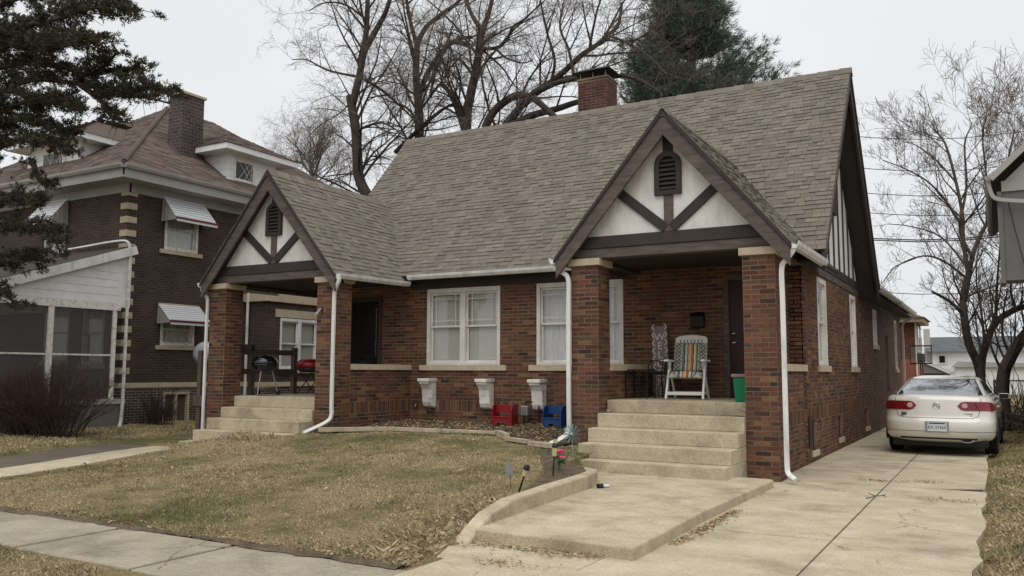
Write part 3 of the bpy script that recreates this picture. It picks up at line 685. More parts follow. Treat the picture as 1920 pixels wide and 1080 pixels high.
# nearest pieces become objects of their own, the rest one mass
def split_pieces(items, key, n=300):
    order = sorted(range(len(items)), key=key); return set(order[:n])
near = split_pieces(bricks, lambda i: ((bricks[i][0]-CAMP).length if bricks[i][3] > .1 else 99)+(50 if (bricks[i][2].x < -.5 or bricks[i][0].z < .0 or bricks[i][2].dot(CAMP-bricks[i][0]) < .5) else 0))
mass = MB(); cache = {}
for i, (c, U, N, L_, h, part) in enumerate(bricks):
    pr = rng.choice((.002, .0035, .0035, .005)); L2 = round(L_/2, 3)
    tl = rng.uniform(-.002, .002)
    if i in near:
        key = (round(L_, 3), round(h, 3), tuple(N), pr)
        if key not in cache:
            m = MB(); m.lbox((Vector((0, 0, 0)), U, N), -L2, L2, -.02, pr, -h/2, h/2)
            me = bpy.data.meshes.new('brick'); me.from_pydata([tuple(v) for v in m.v], [], m.f); me.materials.append(M['brick_single']); cache[key] = me
        o = bpy.data.objects.new('brick', cache[key]); col.objects.link(o); o.parent = part; o.location = c-wloc(part)+Vector((0, 0, tl))
    else: mass.lbox((c+Vector((0, 0, tl)), U, N), -L2, L2, -.015, pr, -h/2, h/2, rng.random())
stuff(mass.build('brickwork', 'brick', house, rnd=True))
def sh_pts(s):
    P0, U, S, N, a, b, v0, v1, t, part, c = s; a += .003; b -= .003
    f = lambda u, v, n: P0+U*u+S*v+N*n
    return [f(a, v0, .004), f(b, v0, .004), f(b, v1, 0), f(a, v1, 0), f(a, v0, t+.006), f(b, v0, t+.006), f(b, v1, .006), f(a, v1, .006)]
near = split_pieces(shingles, lambda i: (shingles[i][10]-CAMP).length+(60 if shingles[i][3].dot(CAMP-shingles[i][10]) < .4 else 0))
mass = MB()
for i, s in enumerate(shingles):
    p = sh_pts(s)
    if i in near: MB().add(p, [(4, 5, 6, 7), (0, 1, 5, 4), (1, 2, 6, 5), (3, 0, 4, 7)]).build('shingle', 'shingle_single', s[9])
    else: mass.add(p, [(4, 5, 6, 7), (0, 1, 5, 4), (1, 2, 6, 5), (3, 0, 4, 7)], rng.random())
stuff(mass.build('roof_shingles', 'shingle', house, rnd=True))

# ---- porch gables: barge boards, stucco, timbering, louvred vent
def gable(g, off):
    xc, hw, ap, y0 = g['xc'], g['hw'], g['apex'], g['y0']
    Yf = 12.40     # stucco plane
    def P(x, z, y): return (xc+x, y, z)
    bw_ = .30       # barge board depth (vertical)
    for s in (1, -1):     # barge boards
        z1 = ap-.055; x1 = hw-.02; zl = ap-PR*x1-.055
        m = MB(); poly = [P(0, z1, y0+.02), P(s*x1, zl, y0+.02), P(s*x1, zl-.30, y0+.02), P(0, z1-.36, y0+.02)]
        if s > 0: poly = poly[::-1]
        m.prism(poly, (0, .05, 0)); m.build('barge_board', 'trim_brown', house, bevel=.006)
        m = MB(); poly = [P(0, z1+.03, y0-.01), P(s*(x1+.03), zl+.0, y0-.01), P(s*(x1+.03), zl-.045, y0-.01), P(0, z1-.03, y0-.01)]
        if s > 0: poly = poly[::-1]
        m.prism(poly, (0, .028, 0)); m.build('drip_mould', 'trim_dark', house)
        m = MB(); t = .03; a = P(0, z1-.10, y0+.07); b = P(s*x1, zl-.10, y0+.07)   # soffit boards
        m.prism([a, b, (b[0], b[1], b[2]-t), (a[0], a[1], a[2]-t)], (0, Yf-y0-.02, 0)); m.build('soffit_board', 'trim_dark', house)
    zb = 3.60
    m = MB(); xw = (ap-.2-zb)/PR
    m.prism([P(-xw, zb-.02, Yf), P(xw, zb-.02, Yf), P(0, ap-.2, Yf)], (0, .08, 0)); m.build('stucco_panel', 'stucco', house)
    # beam in two boards
    MB().box(xc-1.60, xc+1.60, 12.345, 12.56, 3.43, 3.60).build('beam_board', 'trim_dark', house, bevel=.008)
    MB().box(xc-1.60, xc+1.60, 12.365, 12.58, 3.274, 3.428).build('beam_board', 'trim_brown', house, bevel=.008)
    MB().prism([P(-1.60, 3.60, 12.345), P(1.6, 3.60, 12.345), P(1.6, 3.63, 12.40), P(-1.6, 3.63, 12.40)], (0, .02, 0)).build('beam_drip', 'trim_dark', house)
    # timbers
    y = Yf-.025; zf = 3.62
    MB().box(xc-.075, xc+.075, y, Yf+.02, zf, 4.20).build('timber_post', 'trim_brown', house, bevel=.005)
    MB().box(xc-.08, xc+.08, y-.002, Yf+.02, 4.86, ap-.25).build('timber_post', 'trim_dark', house, bevel=.005)
    for s in (1, -1):
        m = MB(); m.bar((xc+s*.05, y+.012, zf+.05), (xc+s*.92, y+.012, zf+.05+.72), .05, .15, (0, 0, 1)); m.build('timber_brace', 'trim_dark', house, bevel=.005)
    # vent: arched frame with slats
    zc = 4.66; ro, ri = .215, .135
    def arch(r, zlow):
        p = [(-r, zlow), (r, zlow)]+[(r*math.cos(q), zc+r*math.sin(q)) for q in np.linspace(0, math.pi, 13)]
        return p
    m = MB(); A_, B_ = arch(ro, 4.19), arch(ri, 4.26); n = len(A_)
    vs_ = [P(x, z, y-.03) for x, z in A_]+[P(x, z, y-.03) for x, z in B_]+[P(x, z, Yf+.02) for x, z in A_]+[P(x, z, Yf+.02) for x, z in B_]
    fs_ = []
    for i in range(n):
        j = (i+1) % n; fs_ += [(i, j, n+j, n+i), (i, 2*n+i, 2*n+j, j), (n+i, n+j, 3*n+j, 3*n+i)]
    m.add(vs_, fs_); vent = m.build('gable_vent', 'trim_dark', house)
    m = MB(); m.prism([P(x, z, Yf-.004) for x, z in B_], (0, .003, 0)); m.build('vent_backing', 'interior', vent)
    for k in range(7):
        z = 4.29+k*.072; half = ri if z < zc else math.sqrt(max(0, ri*ri-(z-zc)**2))
        if half > .03: MB().hexa([P(-half, z-.012, y-.02), P(half, z-.012, y-.02), P(half, z+.03, Yf-.004), P(-half, z+.03, Yf-.004), P(-half, z, y-.02), P(half, z, y-.02), P(half, z+.042, Yf-.004), P(-half, z+.042, Yf-.004)]).build('slat', 'trim_dark', vent)
gable(GR, 0); gable(GL, 0)
# porch ceilings, side beams
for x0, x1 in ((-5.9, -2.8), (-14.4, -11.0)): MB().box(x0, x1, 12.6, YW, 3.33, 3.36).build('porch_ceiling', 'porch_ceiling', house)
MB().box(-3.02, -2.80, 12.58, 21.6, 3.275, 3.42).build('side_beam', 'trim_brown', house, bevel=.008)
MB().box(-3.04, -2.785, 12.60, 21.6, 3.42, 3.60).build('side_beam', 'trim_dark', house, bevel=.008)
MB().box(-11.2, -10.97, 12.58, YW, 3.275, 3.47).build('side_beam', 'trim_dark', house, bevel=.008)
MB().box(-14.38, -14.2, 12.58, YW, 3.275, 3.47).build('side_beam', 'trim_dark', house, bevel=.008)
MB().box(-5.9, -5.7, 12.58, YW, 3.275, 3.47).build('side_beam', 'trim_dark', house, bevel=.008)
MB().box(-10.95, -5.95, 14.42, YW, 3.40, 3.43).build('eave_soffit', 'trim_dark', house)
MB().box(-10.95, -5.95, YW-.03, YW-.005, 3.22, 3.41).build('frieze_board', 'trim_dark', house)
# right main gable: stucco with studs, barge boards
def rz(y): return RZ-(RZ-EZ)/(RY-EY)*abs(y-RY)
m = MB(); m.prism([(-2.80, EY+.45, 3.60), (-2.80, 2*RY-EY-.45, 3.60), (-2.80, RY, RZ-.30)], (-.15, 0, 0)); m.build('stucco_panel', 'stucco', house)
for y in (15.5, 16.15, 16.8, 17.45, 18.1, 18.75, 19.4, 20.05, 20.7):
    MB().box(-2.82, -2.775, y-.045, y+.045, 3.60, rz(y)-.22).build('timber_stud', 'trim_dark', house)
MB().box(-2.83, -2.74, 17.80, 18.40, 4.7, 6.0).build('gable_window', 'trim_dark', house)
for s in (1, -1):
    y1 = RY-s*(RY-EY); p = [(XR-.02, RY, RZ-.055), (XR-.02, y1, EZ-.055), (XR-.02, y1, EZ-.36), (XR-.02, RY, RZ-.42)]
    if s < 0: p = p[::-1]
    MB().prism(p, (-.05, 0, 0)).build('barge_board', 'trim_dark', house, bevel=.006)
    p = [(XR+.012, RY, RZ+.0), (XR+.012, y1, EZ), (XR+.012, y1, EZ-.06), (XR+.012, RY, RZ-.07)]
    if s < 0: p = p[::-1]
    MB().prism(p, (-.03, 0, 0)).build('drip_mould', 'trim_brown', house)
    p = [(XR-.06, RY, RZ-.16), (XR-.06, y1, EZ-.16), (XR-.06, y1, EZ-.2), (XR-.06, RY, RZ-.2)]
    MB().prism(p if s > 0 else p[::-1], (-.4, 0, 0)).build('soffit_board', 'trim_dark', house)
MB().prism([(XL+.4, EY+.4, 3.4), (XL+.4, 2*RY-EY-.4, 3.4), (XL+.4, RY, RZ-.3)], (.1, 0, 0)).build('stucco_panel', 'stucco', house)
# rear wing roof with its eave and gutter
m = MB(); m.prism([(-2.42, 21.75, 3.50), (-2.42, 32.0, 3.50), (-8, 32.0, 5.3), (-8, 21.75, 5.3)], (0, 0, -.06)); m.build('rear_roof', 'roof_felt', house)
MB().box(-2.95, -2.5, 21.75, 32, 3.36, 3.40).build('eave_soffit', 'trim_dark', house)
MB().box(-2.90, -2.805, 21.6, 31.5, 3.22, 3.37).build('frieze_board', 'trim_dark', house)

# ---- gutters and downspouts
def gutter(a, b, out, name='gutter'):
    a, b, o = Vector(a), Vector(b), Vector(out); z = Vector((0, 0, 1))
    prof = [(0, 0), (.0, -.10), (.07, -.10), (.105, -.05), (.115, -.0), (.10, -.0), (.09, -.045), (.065, -.085), (.012, -.085), (.012, 0)]
    n = len(prof); m = MB()
    m.add([p+o*x+z*y for p in (a, b) for x, y in prof], [(i, (i+1) % n, n+(i+1) % n, n+i) for i in range(n)]+[tuple(reversed(range(n))), tuple(range(n, 2*n))])
    return m.build(name, 'white_metal', house)
gutter((-10.72, EY-.0, EZ+.0), (-6.25, EY-.0, EZ+.0), (0, -1, 0))
gutter((GR['xc']+GR['hw'], GR['y0']+.03, 3.30), (GR['xc']+GR['hw'], 14.55, 3.30), (1, 0, 0))
gutter((GL['xc']+GL['hw'], GL['y0']+.03, 3.30), (GL['xc']+GL['hw'], 14.40, 3.34), (1, 0, 0))
gutter((GL['xc']-GL['hw'], GL['y0']+.03, 3.30), (GL['xc']-GL['hw'], 14.40, 3.30), (-1, 0, 0))
gutter((-2.42, 21.75, 3.52), (-2.42, 32.0, 3.52), (1, 0, 0))
gutter((GR['xc']-GR['hw'], GR['y0']+.03, 3.30), (GR['xc']-GR['hw'], 14.3, 3.30), (-1, 0, 0))
def spout(pts, w=.078, d=.055, m_='white_metal', parent=None, name='downspout', upv=(1, 0, 0)):
    p = bez(pts, 5); m = MB(); m.tube(p, w*.62, 4, flat=d/w, upv=upv); o = m.build(name, m_, parent or house, bevel=.006)
    return o
spout([(-2.41, 12.22, 3.26), (-2.43, 12.22, 3.17), (-2.53, 12.26, 3.05), (-2.60, 12.28, 2.93), (-2.60, 12.28, 2.4), (-2.60, 12.28, .9), (-2.60, 12.28, .19), (-2.57, 12.23, .06), (-2.47, 12.15, -.0)])
spout([(-6.22, 12.24, 3.26), (-6.20, 12.24, 3.16), (-6.06, 12.26, 3.06), (-5.965, 12.28, 2.93), (-5.965, 12.28, 2.4), (-5.965, 12.28, .95), (-5.965, 12.28, .56), (-6.03, 12.24, .43), (-6.25, 12.12, .30), (-6.36, 12.06, .235)])
spout([(-10.74, 12.20, 3.26), (-10.75, 12.20, 3.15), (-10.84, 12.23, 3.03), (-10.92, 12.28, 2.91), (-10.925, 12.28, 2.4), (-10.925, 12.28, .95), (-10.925, 12.28, .62), (-11.0, 12.24, .50), (-11.25, 12.15, .37), (-11.55, 12.02, .23)])
spout([(-14.56, 12.24, 3.26), (-14.56, 12.24, 3.15), (-14.50, 12.26, 3.05), (-14.45, 12.30, 2.93), (-14.45, 12.30, 2.4), (-14.45, 12.30, .8), (-14.45, 12.30, .05)], w=.06)
spout([(-2.36, 31.6, 3.4), (-2.45, 31.6, 3.3), (-2.74, 31.6, 3.1), (-2.74, 31.6, 2.5), (-2.74, 31.6, .1)])

# ---- windows
def window(B, wd, z0, z1, n=2, cover='blind', sill=True, label=None, depth=.10, cap='limestone', muntins=True, mat_='white_paint', parent=None, sw=.16):
    """double-hung unit(s); B origin at the left jamb (z=0)"""
    P_ = parent or house
    m = MB(); fr = .075; mul = .13
    m.lbox(B, 0, fr, -depth, .012, z0, z1); m.lbox(B, wd-fr, wd, -depth, .012, z0, z1); m.lbox(B, fr, wd-fr, -depth, .012, z1-.09, z1); m.lbox(B, fr, wd-fr, -depth, .03, z0, z0+.055)
    us = []
    if n == 2:
        m.lbox(B, wd/2-mul/2, wd/2+mul/2, -depth, .012, z0+.055, z1-.09); us = [(fr, wd/2-mul/2), (wd/2+mul/2, wd-fr)]
    else: us = [(fr, wd-fr)]
    win = m.build('window', mat_, P_, bevel=.005)
    if label: win['label'] = label
    za, zb = z0+.055, z1-.09; zm = (za+zb)/2+.02
    for a, b in us:
        for k, (c, d, dd) in enumerate(((zm-.02, zb, -.035), (za, zm+.02, -.065))):
            m = MB(); t = .042
            m.lbox(B, a, a+t, dd-.03, dd, c, d); m.lbox(B, b-t, b, dd-.03, dd, c, d); m.lbox(B, a+t, b-t, dd-.03, dd, d-t, d); m.lbox(B, a+t, b-t, dd-.03, dd, c, c+t)
            m.build('sash', mat_, win, bevel=.003)
            m = MB(); m.lbox(B, a+t, b-t, dd-.018, dd-.014, c+t, d-t); m.build('pane', 'window_glass', win)
            if k == 0 and muntins:
                m = MB(); g = .016; q = .10
                for u in (a+t+q, b-t-q): m.lbox(B, u-g/2, u+g/2, dd-.013, dd-.002, c+t, d-t)
                for z in (c+t+q, d-t-q): m.lbox(B, a+t, b-t, dd-.0125, dd-.003, z-g/2, z+g/2)
                m.build('muntin', mat_, win)
        if cover == 'blind':
            m = MB(); z = za+.04; low = za+(.0 if a == us[0][0] else .02)
            while z < zb-.02:
                m.lbox(B, a+.01, b-.01, -.122, -.112, z, z+.019); z += .026
            m.lbox(B, a+.015, b-.015, -.124, -.1225, low, zb)
            m.build('blind', 'blind', win)
        else:
            m = MB(); vs_, k = [], 24
            for i in range(k+1):
                u = a+(b-a)*i/k; d_ = -.125+.012*math.sin(i*2.1)
                O, U, N = B; vs_ += [O+U*u+N*d_+Vector((0, 0, za)), O+U*u+N*d_+Vector((0, 0, zb))]
            m.add(vs_, [(2*i, 2*i+2, 2*i+3, 2*i+1) for i in range(k)]); m.build('curtain', 'curtain', win)
    if sill:
        m = MB(); m.lbox(B, -sw, wd+sw, -.06, .055, z0-.115, z0-.003); m.build('sill', cap, win, bevel=.006)
    return win
window((Vector((w1[0], YW, 0)), UX, NF), w1[1]-w1[0], w1[2], w1[3], 2, 'blind', label='white double window with drawn blinds')
window((Vector((w2[0], YW, 0)), UX, NF), w2[1]-w2[0], w2[2], w2[3], 2, 'curtain', label='white double window with sheer curtains, half behind a pier')
for o, c in ((sA, 'curtain'), (sB, 'curtain'), (sC, 'curtain'), (sD, 'curtain')):
    window((Vector((XS, YW+o[0], 0)), UY, NR), o[1]-o[0], o[2], o[3], 1, c, depth=.16, sw=.10, muntins=(o is sA))
MB().box(XS-.25, XS-.06, 27.0, 27.7, .9, 2.55).build('side_door', 'door_wood', house)
for o in (b1, b2, b3):
    MB().lbox(BS, o[0], o[1], -.16, -.05, o[2], o[3]).build('basement_window', 'interior', house)
    MB().lbox(BS, o[0]-.06, o[1]+.06, -.05, .035, o[2]-.10, o[2]+.0).build('sill', 'limestone', house, bevel=.005)
MB().lbox(BS, .22, .50, -.01, .03, .2, .72).build('coal_door', 'door_wood', house, bevel=.004)
# doors
m = MB(); B = (Vector((dr[0], YW, 0)), UX, NF); wd = dr[1]-dr[0]
for a, b, c, d in ((0, .09, 1.0, 3.18), (wd-.09, wd, 1.0, 3.18), (.09, wd-.09, 3.08, 3.18)): m.lbox(B, a, b, -.12, .02, c, d)
m.build('door_frame', 'trim_brown', house, bevel=.005)
m = MB(); m.lbox(B, .09, wd-.09, -.10, -.05, 1.02, 3.08); door = m.build('front_door', 'door_wood', house)
for a, b, c, d in ((.2, .47, 1.2, 1.9), (.58, .85, 1.2, 1.9), (.2, .47, 2.05, 2.95), (.58, .85, 2.05, 2.95)):
    MB().lbox(B, a, b, -.05, -.038, c, d).build('door_panel', 'door_wood', door, bevel=.008)
for z in (1.98, 2.14):
    m = MB(); m.lathe(B[0]+UX*.16+NF*-.05+Vector((0, 0, z)), [(.0, 0), (.035, 0), (.035, .008), (.014, .012), (.014, .03), (.03, .045), (.026, .065), (0, .07)], 14, axis=(0, -1, 0)); m.build('door_knob', 'brass', door, smooth=True)
B = (Vector((dl[0], YW, 0)), UX, NF); wd = dl[1]-dl[0]
m = MB()
for a, b, c, d in ((0, .09, .93, 3.1), (wd-.09, wd, .93, 3.1), (.09, wd-.09, 3.0, 3.1)): m.lbox(B, a, b, -.12, .02, c, d)
m.build('door_frame', 'trim_dark', house)
m = MB(); m.lbox(B, .09, wd-.09, -.08, -.05, .94, 3.0); door2 = m.build('front_door', 'interior', house)
m = MB(); m.lbox(B, .18, wd-.18, -.05, -.046, 1.2, 2.85); m.build('pane', 'window_glass', door2)
# brackets that once carried a window box
for x in (-10.39, -8.98, -7.78):
    m = MB(); prof = [(0, .72), (.05, .70), (.13, .74), (.17, .82), (.18, .95), (.20, 1.08), (.26, 1.17), (.30, 1.20), (.30, 1.30), (0, 1.30)]
    m.prism([(x+.12, YW-d, z) for d, z in prof], (-.24, 0, 0)); m.build('bracket', 'worn_white', house, bevel=.01)
    MB().box(x-.14, x+.14, YW-.33, YW-.0, 1.245, 1.31).build('bracket_cap', 'worn_white', house, bevel=.006)
# chimney on the ridge
cx0, cx1, cy0, cy1 = -8.58, -7.82, 18.22, 18.85
MB().box(cx0, cx1, cy0, cy1, 7.0, 8.50).build('chimney', 'mortar', house)
chm = MB(); save = bricks; bricks = []
lay((Vector((cx0, cy0, 0)), UX, NF), cx1-cx0, 7.2, 8.48, house); lay((Vector((cx1, cy0, 0)), UY, NR), cy1-cy0, 7.2, 8.48, house, shift=.5)
for c, U, N, L_, h, part in bricks: chm.lbox((c, U, N), -L_/2, L_/2, -.015, .004, -h/2, h/2, rng.random())
stuff(chm.build('chimney_brickwork', 'chimney_brick', house, rnd=True)); bricks = save
MB().box(cx0-.03, cx1+.03, cy0-.03, cy1+.03, 8.50, 8.56).build('chimney_crown', 'mortar', house, bevel=.02)
m = MB(); a, b = (cx0-.12, cy0-.12), (cx1+.12, cy1+.12); c, d = (cx0+.05, cy0+.05), (cx1-.05, cy1-.05)
zl, zh = 8.70, 8.80
m.hexa([(a[0], a[1], zl), (b[0], a[1], zl), (b[0], b[1], zl), (a[0], b[1], zl), (c[0], c[1], zh), (d[0], c[1], zh), (d[0], d[1], zh), (c[0], d[1], zh)]); m.build('chimney_cap', 'black_iron', house)
for x in (cx0+.05, (cx0+cx1)/2, cx1-.05):
    for y in (cy0+.04, cy1-.04): MB().tube([(x, y, 8.54), (x, y, 8.74)], .012, 6).build('cap_leg', 'galv', house)
# ================================================================ THINGS ON AND AROUND THE PORCHES
# white folding armchair with striped cushion
ch = thing('folding_armchair', 'white plastic reclining armchair with striped patterned cushion by the front door', 'chair', (-4.48, 13.75, 1.017), R(8))
def part(mb, name, m_, parent, **k): return mb.build(name, m_, parent, local=True, **k)
for s in (1, -1):
    x = s*.30
    part(MB().bar((x, -.36, 0), (x*.96, -.02, .62), .055, .035, (1, 0, 0)), 'leg', 'cast_plastic', ch, bevel=.006)
    part(MB().bar((x*.93, .36, 0), (x*.93, -.18, .60), .05, .035, (1, 0, 0)), 'leg', 'cast_plastic', ch, bevel=.006)
    part(MB().box(x-.04, x+.04, -.33, .26, .615, .65), 'armrest', 'cast_plastic', ch, bevel=.012)
part(MB().box(-.29, .29, -.345, -.315, .07, .125), 'stretcher', 'cast_plastic', ch, bevel=.006)
part(MB().box(-.28, .28, .29, .32, .07, .12), 'stretcher', 'cast_plastic', ch, bevel=.006)
part(MB().hexa([(-.26, -.28, .36), (.26, -.28, .36), (.26, .2, .33), (-.26, .2, .33), (-.26, -.28, .39), (.26, -.28, .39), (.26, .2, .36), (-.26, .2, .36)]), 'seat', 'cast_plastic', ch, bevel=.01)
m = MB(); pts = []
for q in np.linspace(0, math.pi, 9): pts.append((.27*math.cos(q), 1.02+.06*math.sin(q)))
poly = [(-.27, .34), (.27, .34)]+pts
def bk(x, z, d=0): t = (z-.34)/.74; return (x, .16+.26*t+d, z)
m.prism([bk(x, z) for x, z in poly], (0, .035, 0)); back = part(m, 'backrest', 'cast_plastic', ch, bevel=.008)
for k in range(7):
    x = -.18+k*.06; part(MB().hexa([bk(x-.006, .92, -.004), bk(x+.006, .92, -.004), bk(x+.006, .92, .01), bk(x-.006, .92, .01), bk(x-.006, 1.0, -.004), bk(x+.006, 1.0, -.004), bk(x+.006, 1.0, .01), bk(x-.006, 1.0, .01)]), 'slot', 'interior', ch)
# cushion: quilted sheet, striped in the middle, black lattice at the sides
def cushion_mat():
    m = bpy.data.materials.new('cushion'); m.use_nodes = True; t = m.node_tree; N = t.nodes; L = t.links; b = N['Principled BSDF']; b.inputs['Roughness'].default_value = .95
    a = N.new('ShaderNodeAttribute'); a.attribute_name = 'rnd'; r = N.new('ShaderNodeValToRGB'); r.color_ramp.interpolation = 'CONSTANT'; e = r.color_ramp.elements
    cs = [(.0, (176, 172, 160)), (.27, (96, 116, 112)), (.32, (52, 62, 70)), (.36, (190, 186, 172)), (.40, (140, 54, 48)), (.44, (190, 150, 120)), (.49, (196, 186, 160)), (.53, (170, 110, 70)), (.58, (112, 50, 46)), (.62, (200, 190, 160)), (.67, (126, 140, 110)), (.71, (60, 70, 66)), (.74, (176, 172, 160))]
    for i, (p, c) in enumerate(cs):
        el = e[i] if i < 2 else e.new(p); el.position = p; el.color = srgb(c)
    L.new(a.outputs['Fac'], r.inputs[0]); L.new(r.outputs[0], b.inputs['Base Color']); M['cushion'] = m
cushion_mat()
def cush(name, f, w, n):
    m = MB(); nu, nv = 34, n; vs_ = []
    P = [[f(-w/2+w*i/nu, j/nv, i/nu) for i in range(nu+1)] for j in range(nv+1)]
    for row in P: vs_ += row
    fs_ = [(j*(nu+1)+i, j*(nu+1)+i+1, (j+1)*(nu+1)+i+1, (j+1)*(nu+1)+i) for j in range(nv) for i in range(nu)]
    m.v = [tuple(v) for v in vs_]; m.f = fs_; m.m = [0]*len(fs_); m.r = [(k % nu+.5)/nu for k in range(len(fs_))]
    o = part(m, name, 'cushion', ch, smooth=True, rnd=True); md = o.modifiers.new('s', 'SOLIDIFY'); md.thickness = .03; return o
def puff(v, u): return .055*(abs(math.sin(math.pi*v*3.02))**.45)*min(1, 6*min(u, 1-u)+.25)
cb = cush('back_cushion', lambda x, v, u: bk(x, .44+.50*v, -.02-puff(v, u)), .55, 18)
cs = cush('seat_cushion', lambda x, v, u: (x, -.33+.50*v, .41+.05*min(1, 5*min(v+.02, 1-v)+.2)*min(1, 6*min(u, 1-u)+.3)-.06*max(0, .15-v)/.15), .54, 12)
for s in (-1, 1):      # printed lattice: thin dark diagonal bands lying on the cushion
    m = MB()
    for k in range(9):
        for dr_ in (1, -1):
            pr_ = None
            for q in range(7):
                u = q/6; x = s*(.15+.115*u); v = (k+dr_*u*1.6)/8
                if not 0 <= v <= 1: pr_ = None; continue
                p = Vector(bk(x, .44+.50*v, -.024-puff(v, (x+.275)/.55)))
                if pr_ is not None: m.tube([pr_, p], .0055, 4, cap=False)
                pr_ = p
    part(m, 'lattice_print', 'car_trim', cb)
    m = MB()
    for k in range(7):
        for dr_ in (1, -1):
            pr_ = None
            for q in range(6):
                u = q/5; x = s*(.14+.12*u); v = (k+dr_*u*1.8)/6
                if not 0 <= v <= 1: pr_ = None; continue
                p = Vector((x, -.33+.50*v, .418+.05*min(1, 5*min(v+.02, 1-v)+.2)*min(1, 6*min((x+.27)/.54, 1-(x+.27)/.54)+.3)-.06*max(0, .15-v)/.15))
                if pr_ is not None: m.tube([pr_, p], .0055, 4, cap=False)
                pr_ = p
    part(m, 'lattice_print', 'car_trim', cs)
# WELCOME sign leaning on the wall
sg = thing('welcome_sign', 'tall wooden porch sign with white letters leaning against the brick wall', 'sign', (-5.22, 14.55, 1.017))
sg.rotation_euler = (R(-9), R(-4), R(6))
part(MB().box(-.145, .145, 0, .02, 0, 1.3), 'board', 'sign_wood', sg, bevel=.004)
def text(body, size, loc, rot, m_, parent, name, ext=.002):
    c = bpy.data.curves.new(name, 'FONT'); c.body = body; c.size = size; c.extrude = ext; c.align_x = 'CENTER'; c.align_y = 'CENTER'
    o = bpy.data.objects.new(name, c); col.objects.link(o); dg = bpy.context.evaluated_depsgraph_get(); me = bpy.data.meshes.new_from_object(o.evaluated_get(dg))
    bpy.data.objects.remove(o); n = bpy.data.objects.new(name, me); col.objects.link(n); me.materials.clear(); me.materials.append(M[m_]); n.parent = parent; n.location = loc; n.rotation_euler = rot; return n
for i, ch_ in enumerate('WELCOME'): text(ch_, .19, (0, -.003, 1.09-i*.165), (R(90), 0, 0), 'cast_plastic', sg, 'letter')
for s in (-1, 1):
    for k in range(9):
        z = .06+k*.145
        for d in (1, -1): part(MB().bar((s*.138, -.003, z+.06), (s*.088, -.003, z+.06+d*.055), .006, .016, (0, 0, 1)), 'border_mark', 'cast_plastic', sg)
# black metal table and black chair beside it
tb = thing('metal_table', 'small black metal table beside the porch wall', 'table', (-5.28, 13.65, 1.017))
part(MB().box(-.2, .2, -.2, .2, .47, .49), 'top', 'black_metal', tb, bevel=.006)
for x in (-.19, .19):
    for y in (-.19, .19): part(MB().bar((x, y, 0), (x, y, .47), .02, .02), 'leg', 'black_metal', tb)
for x in (-.06, .06):
    part(MB().bar((x, -.19, 0), (x, -.19, .47), .012, .012), 'side_bar', 'black_metal', tb)
bc = thing('metal_chair', 'black metal patio chair with dark cushion in front of the sign', 'chair', (-5.05, 14.2, 1.017), R(-15))
part(MB().box(-.2, .2, -.2, .2, .40, .46), 'seat', 'black_iron', bc, bevel=.02)
for x in (-.2, .2):
    part(MB().tube(bez([(x, -.22, 0), (x, -.2, .42), (x, -.15, .62), (x, .12, .64), (x, .2, .60)], 4), .012, 6), 'arm', 'black_metal', bc)
    part(MB().tube([(x, .24, 0), (x, .2, .4), (x*.95, .26, .66)], .012, 6), 'leg', 'black_metal', bc)
part(MB().tube(bez([(-.19, .26, .62), (-.16, .28, .70), (0, .29, .73), (.16, .28, .70), (.19, .26, .62)], 4), .012, 6), 'backrest', 'black_metal', bc)
part(MB().hexa([(-.16, .18, .44), (.16, .18, .44), (.15, .24, .44), (-.15, .24, .44), (-.15, .23, .66), (.15, .23, .66), (.14, .29, .66), (-.14, .29, .66)]), 'cushion', 'screen', bc, bevel=.02)
# green bin with floral rim, mailbox
gb = thing('storage_bin', 'green box with patterned rim behind the right brick pier', 'box', (-3.38, 12.98, 1.017), R(12))
part(MB().hexa([(-.10, -.12, 0), (.12, -.12, 0), (.12, .12, 0), (-.10, .12, 0), (-.13, -.14, .37), (.15, -.14, .37), (.15, .14, .37), (-.13, .14, .37)]), 'body', 'green_plastic', gb, bevel=.008)
part(MB().box(-.155, .165, -.16, .16, .37, .42), 'rim', 'sign_wood', gb, bevel=.01)
mbx = thing('mailbox', 'black wall mailbox beside the front door', 'mailbox', (-4.6, YW, 2.24))
part(MB().prism([(-.12, -.015, 0), (-.12, -.12, .02), (-.12, -.13, .2), (-.12, -.06, .27), (-.12, -.015, .27)], (.24, 0, 0)), 'box', 'black_iron', mbx, bevel=.006)
part(MB().hexa([(-.125, -.138, .19), (.125, -.138, .19), (.125, -.055, .275), (-.125, -.055, .275), (-.125, -.138, .2), (.125, -.138, .2), (.125, -.055, .285), (-.125, -.055, .285)]), 'lid', 'black_metal', mbx)
mb2 = thing('mailbox', 'small black mailbox on the left porch pier', 'mailbox', (-13.80, 12.8, 1.86))
part(MB().box(-.14, .16, -.02, .12, 0, .15), 'box', 'black_iron', mb2, bevel=.02)
for x in (-.02, .09): part(MB().lathe((x, -.02, .1), [(0, 0), (.016, 0), (.014, .006), (0, .006)], 10, axis=(0, -1, 0)), 'reflector', 'chrome', mb2)
ll = thing('porch_lamp', 'small hooded lamp fixed on the left porch brick pier', 'lamp', (-11.28, 12.34, 2.63))
part(MB().box(-.02, .02, -.03, .006, -.02, .05), 'bracket', 'black_metal', ll)
part(MB().tube([(.01, -.03, .03), (-.06, -.09, -.1)], [.022, .035], 10), 'lamp_head', 'galv', ll)
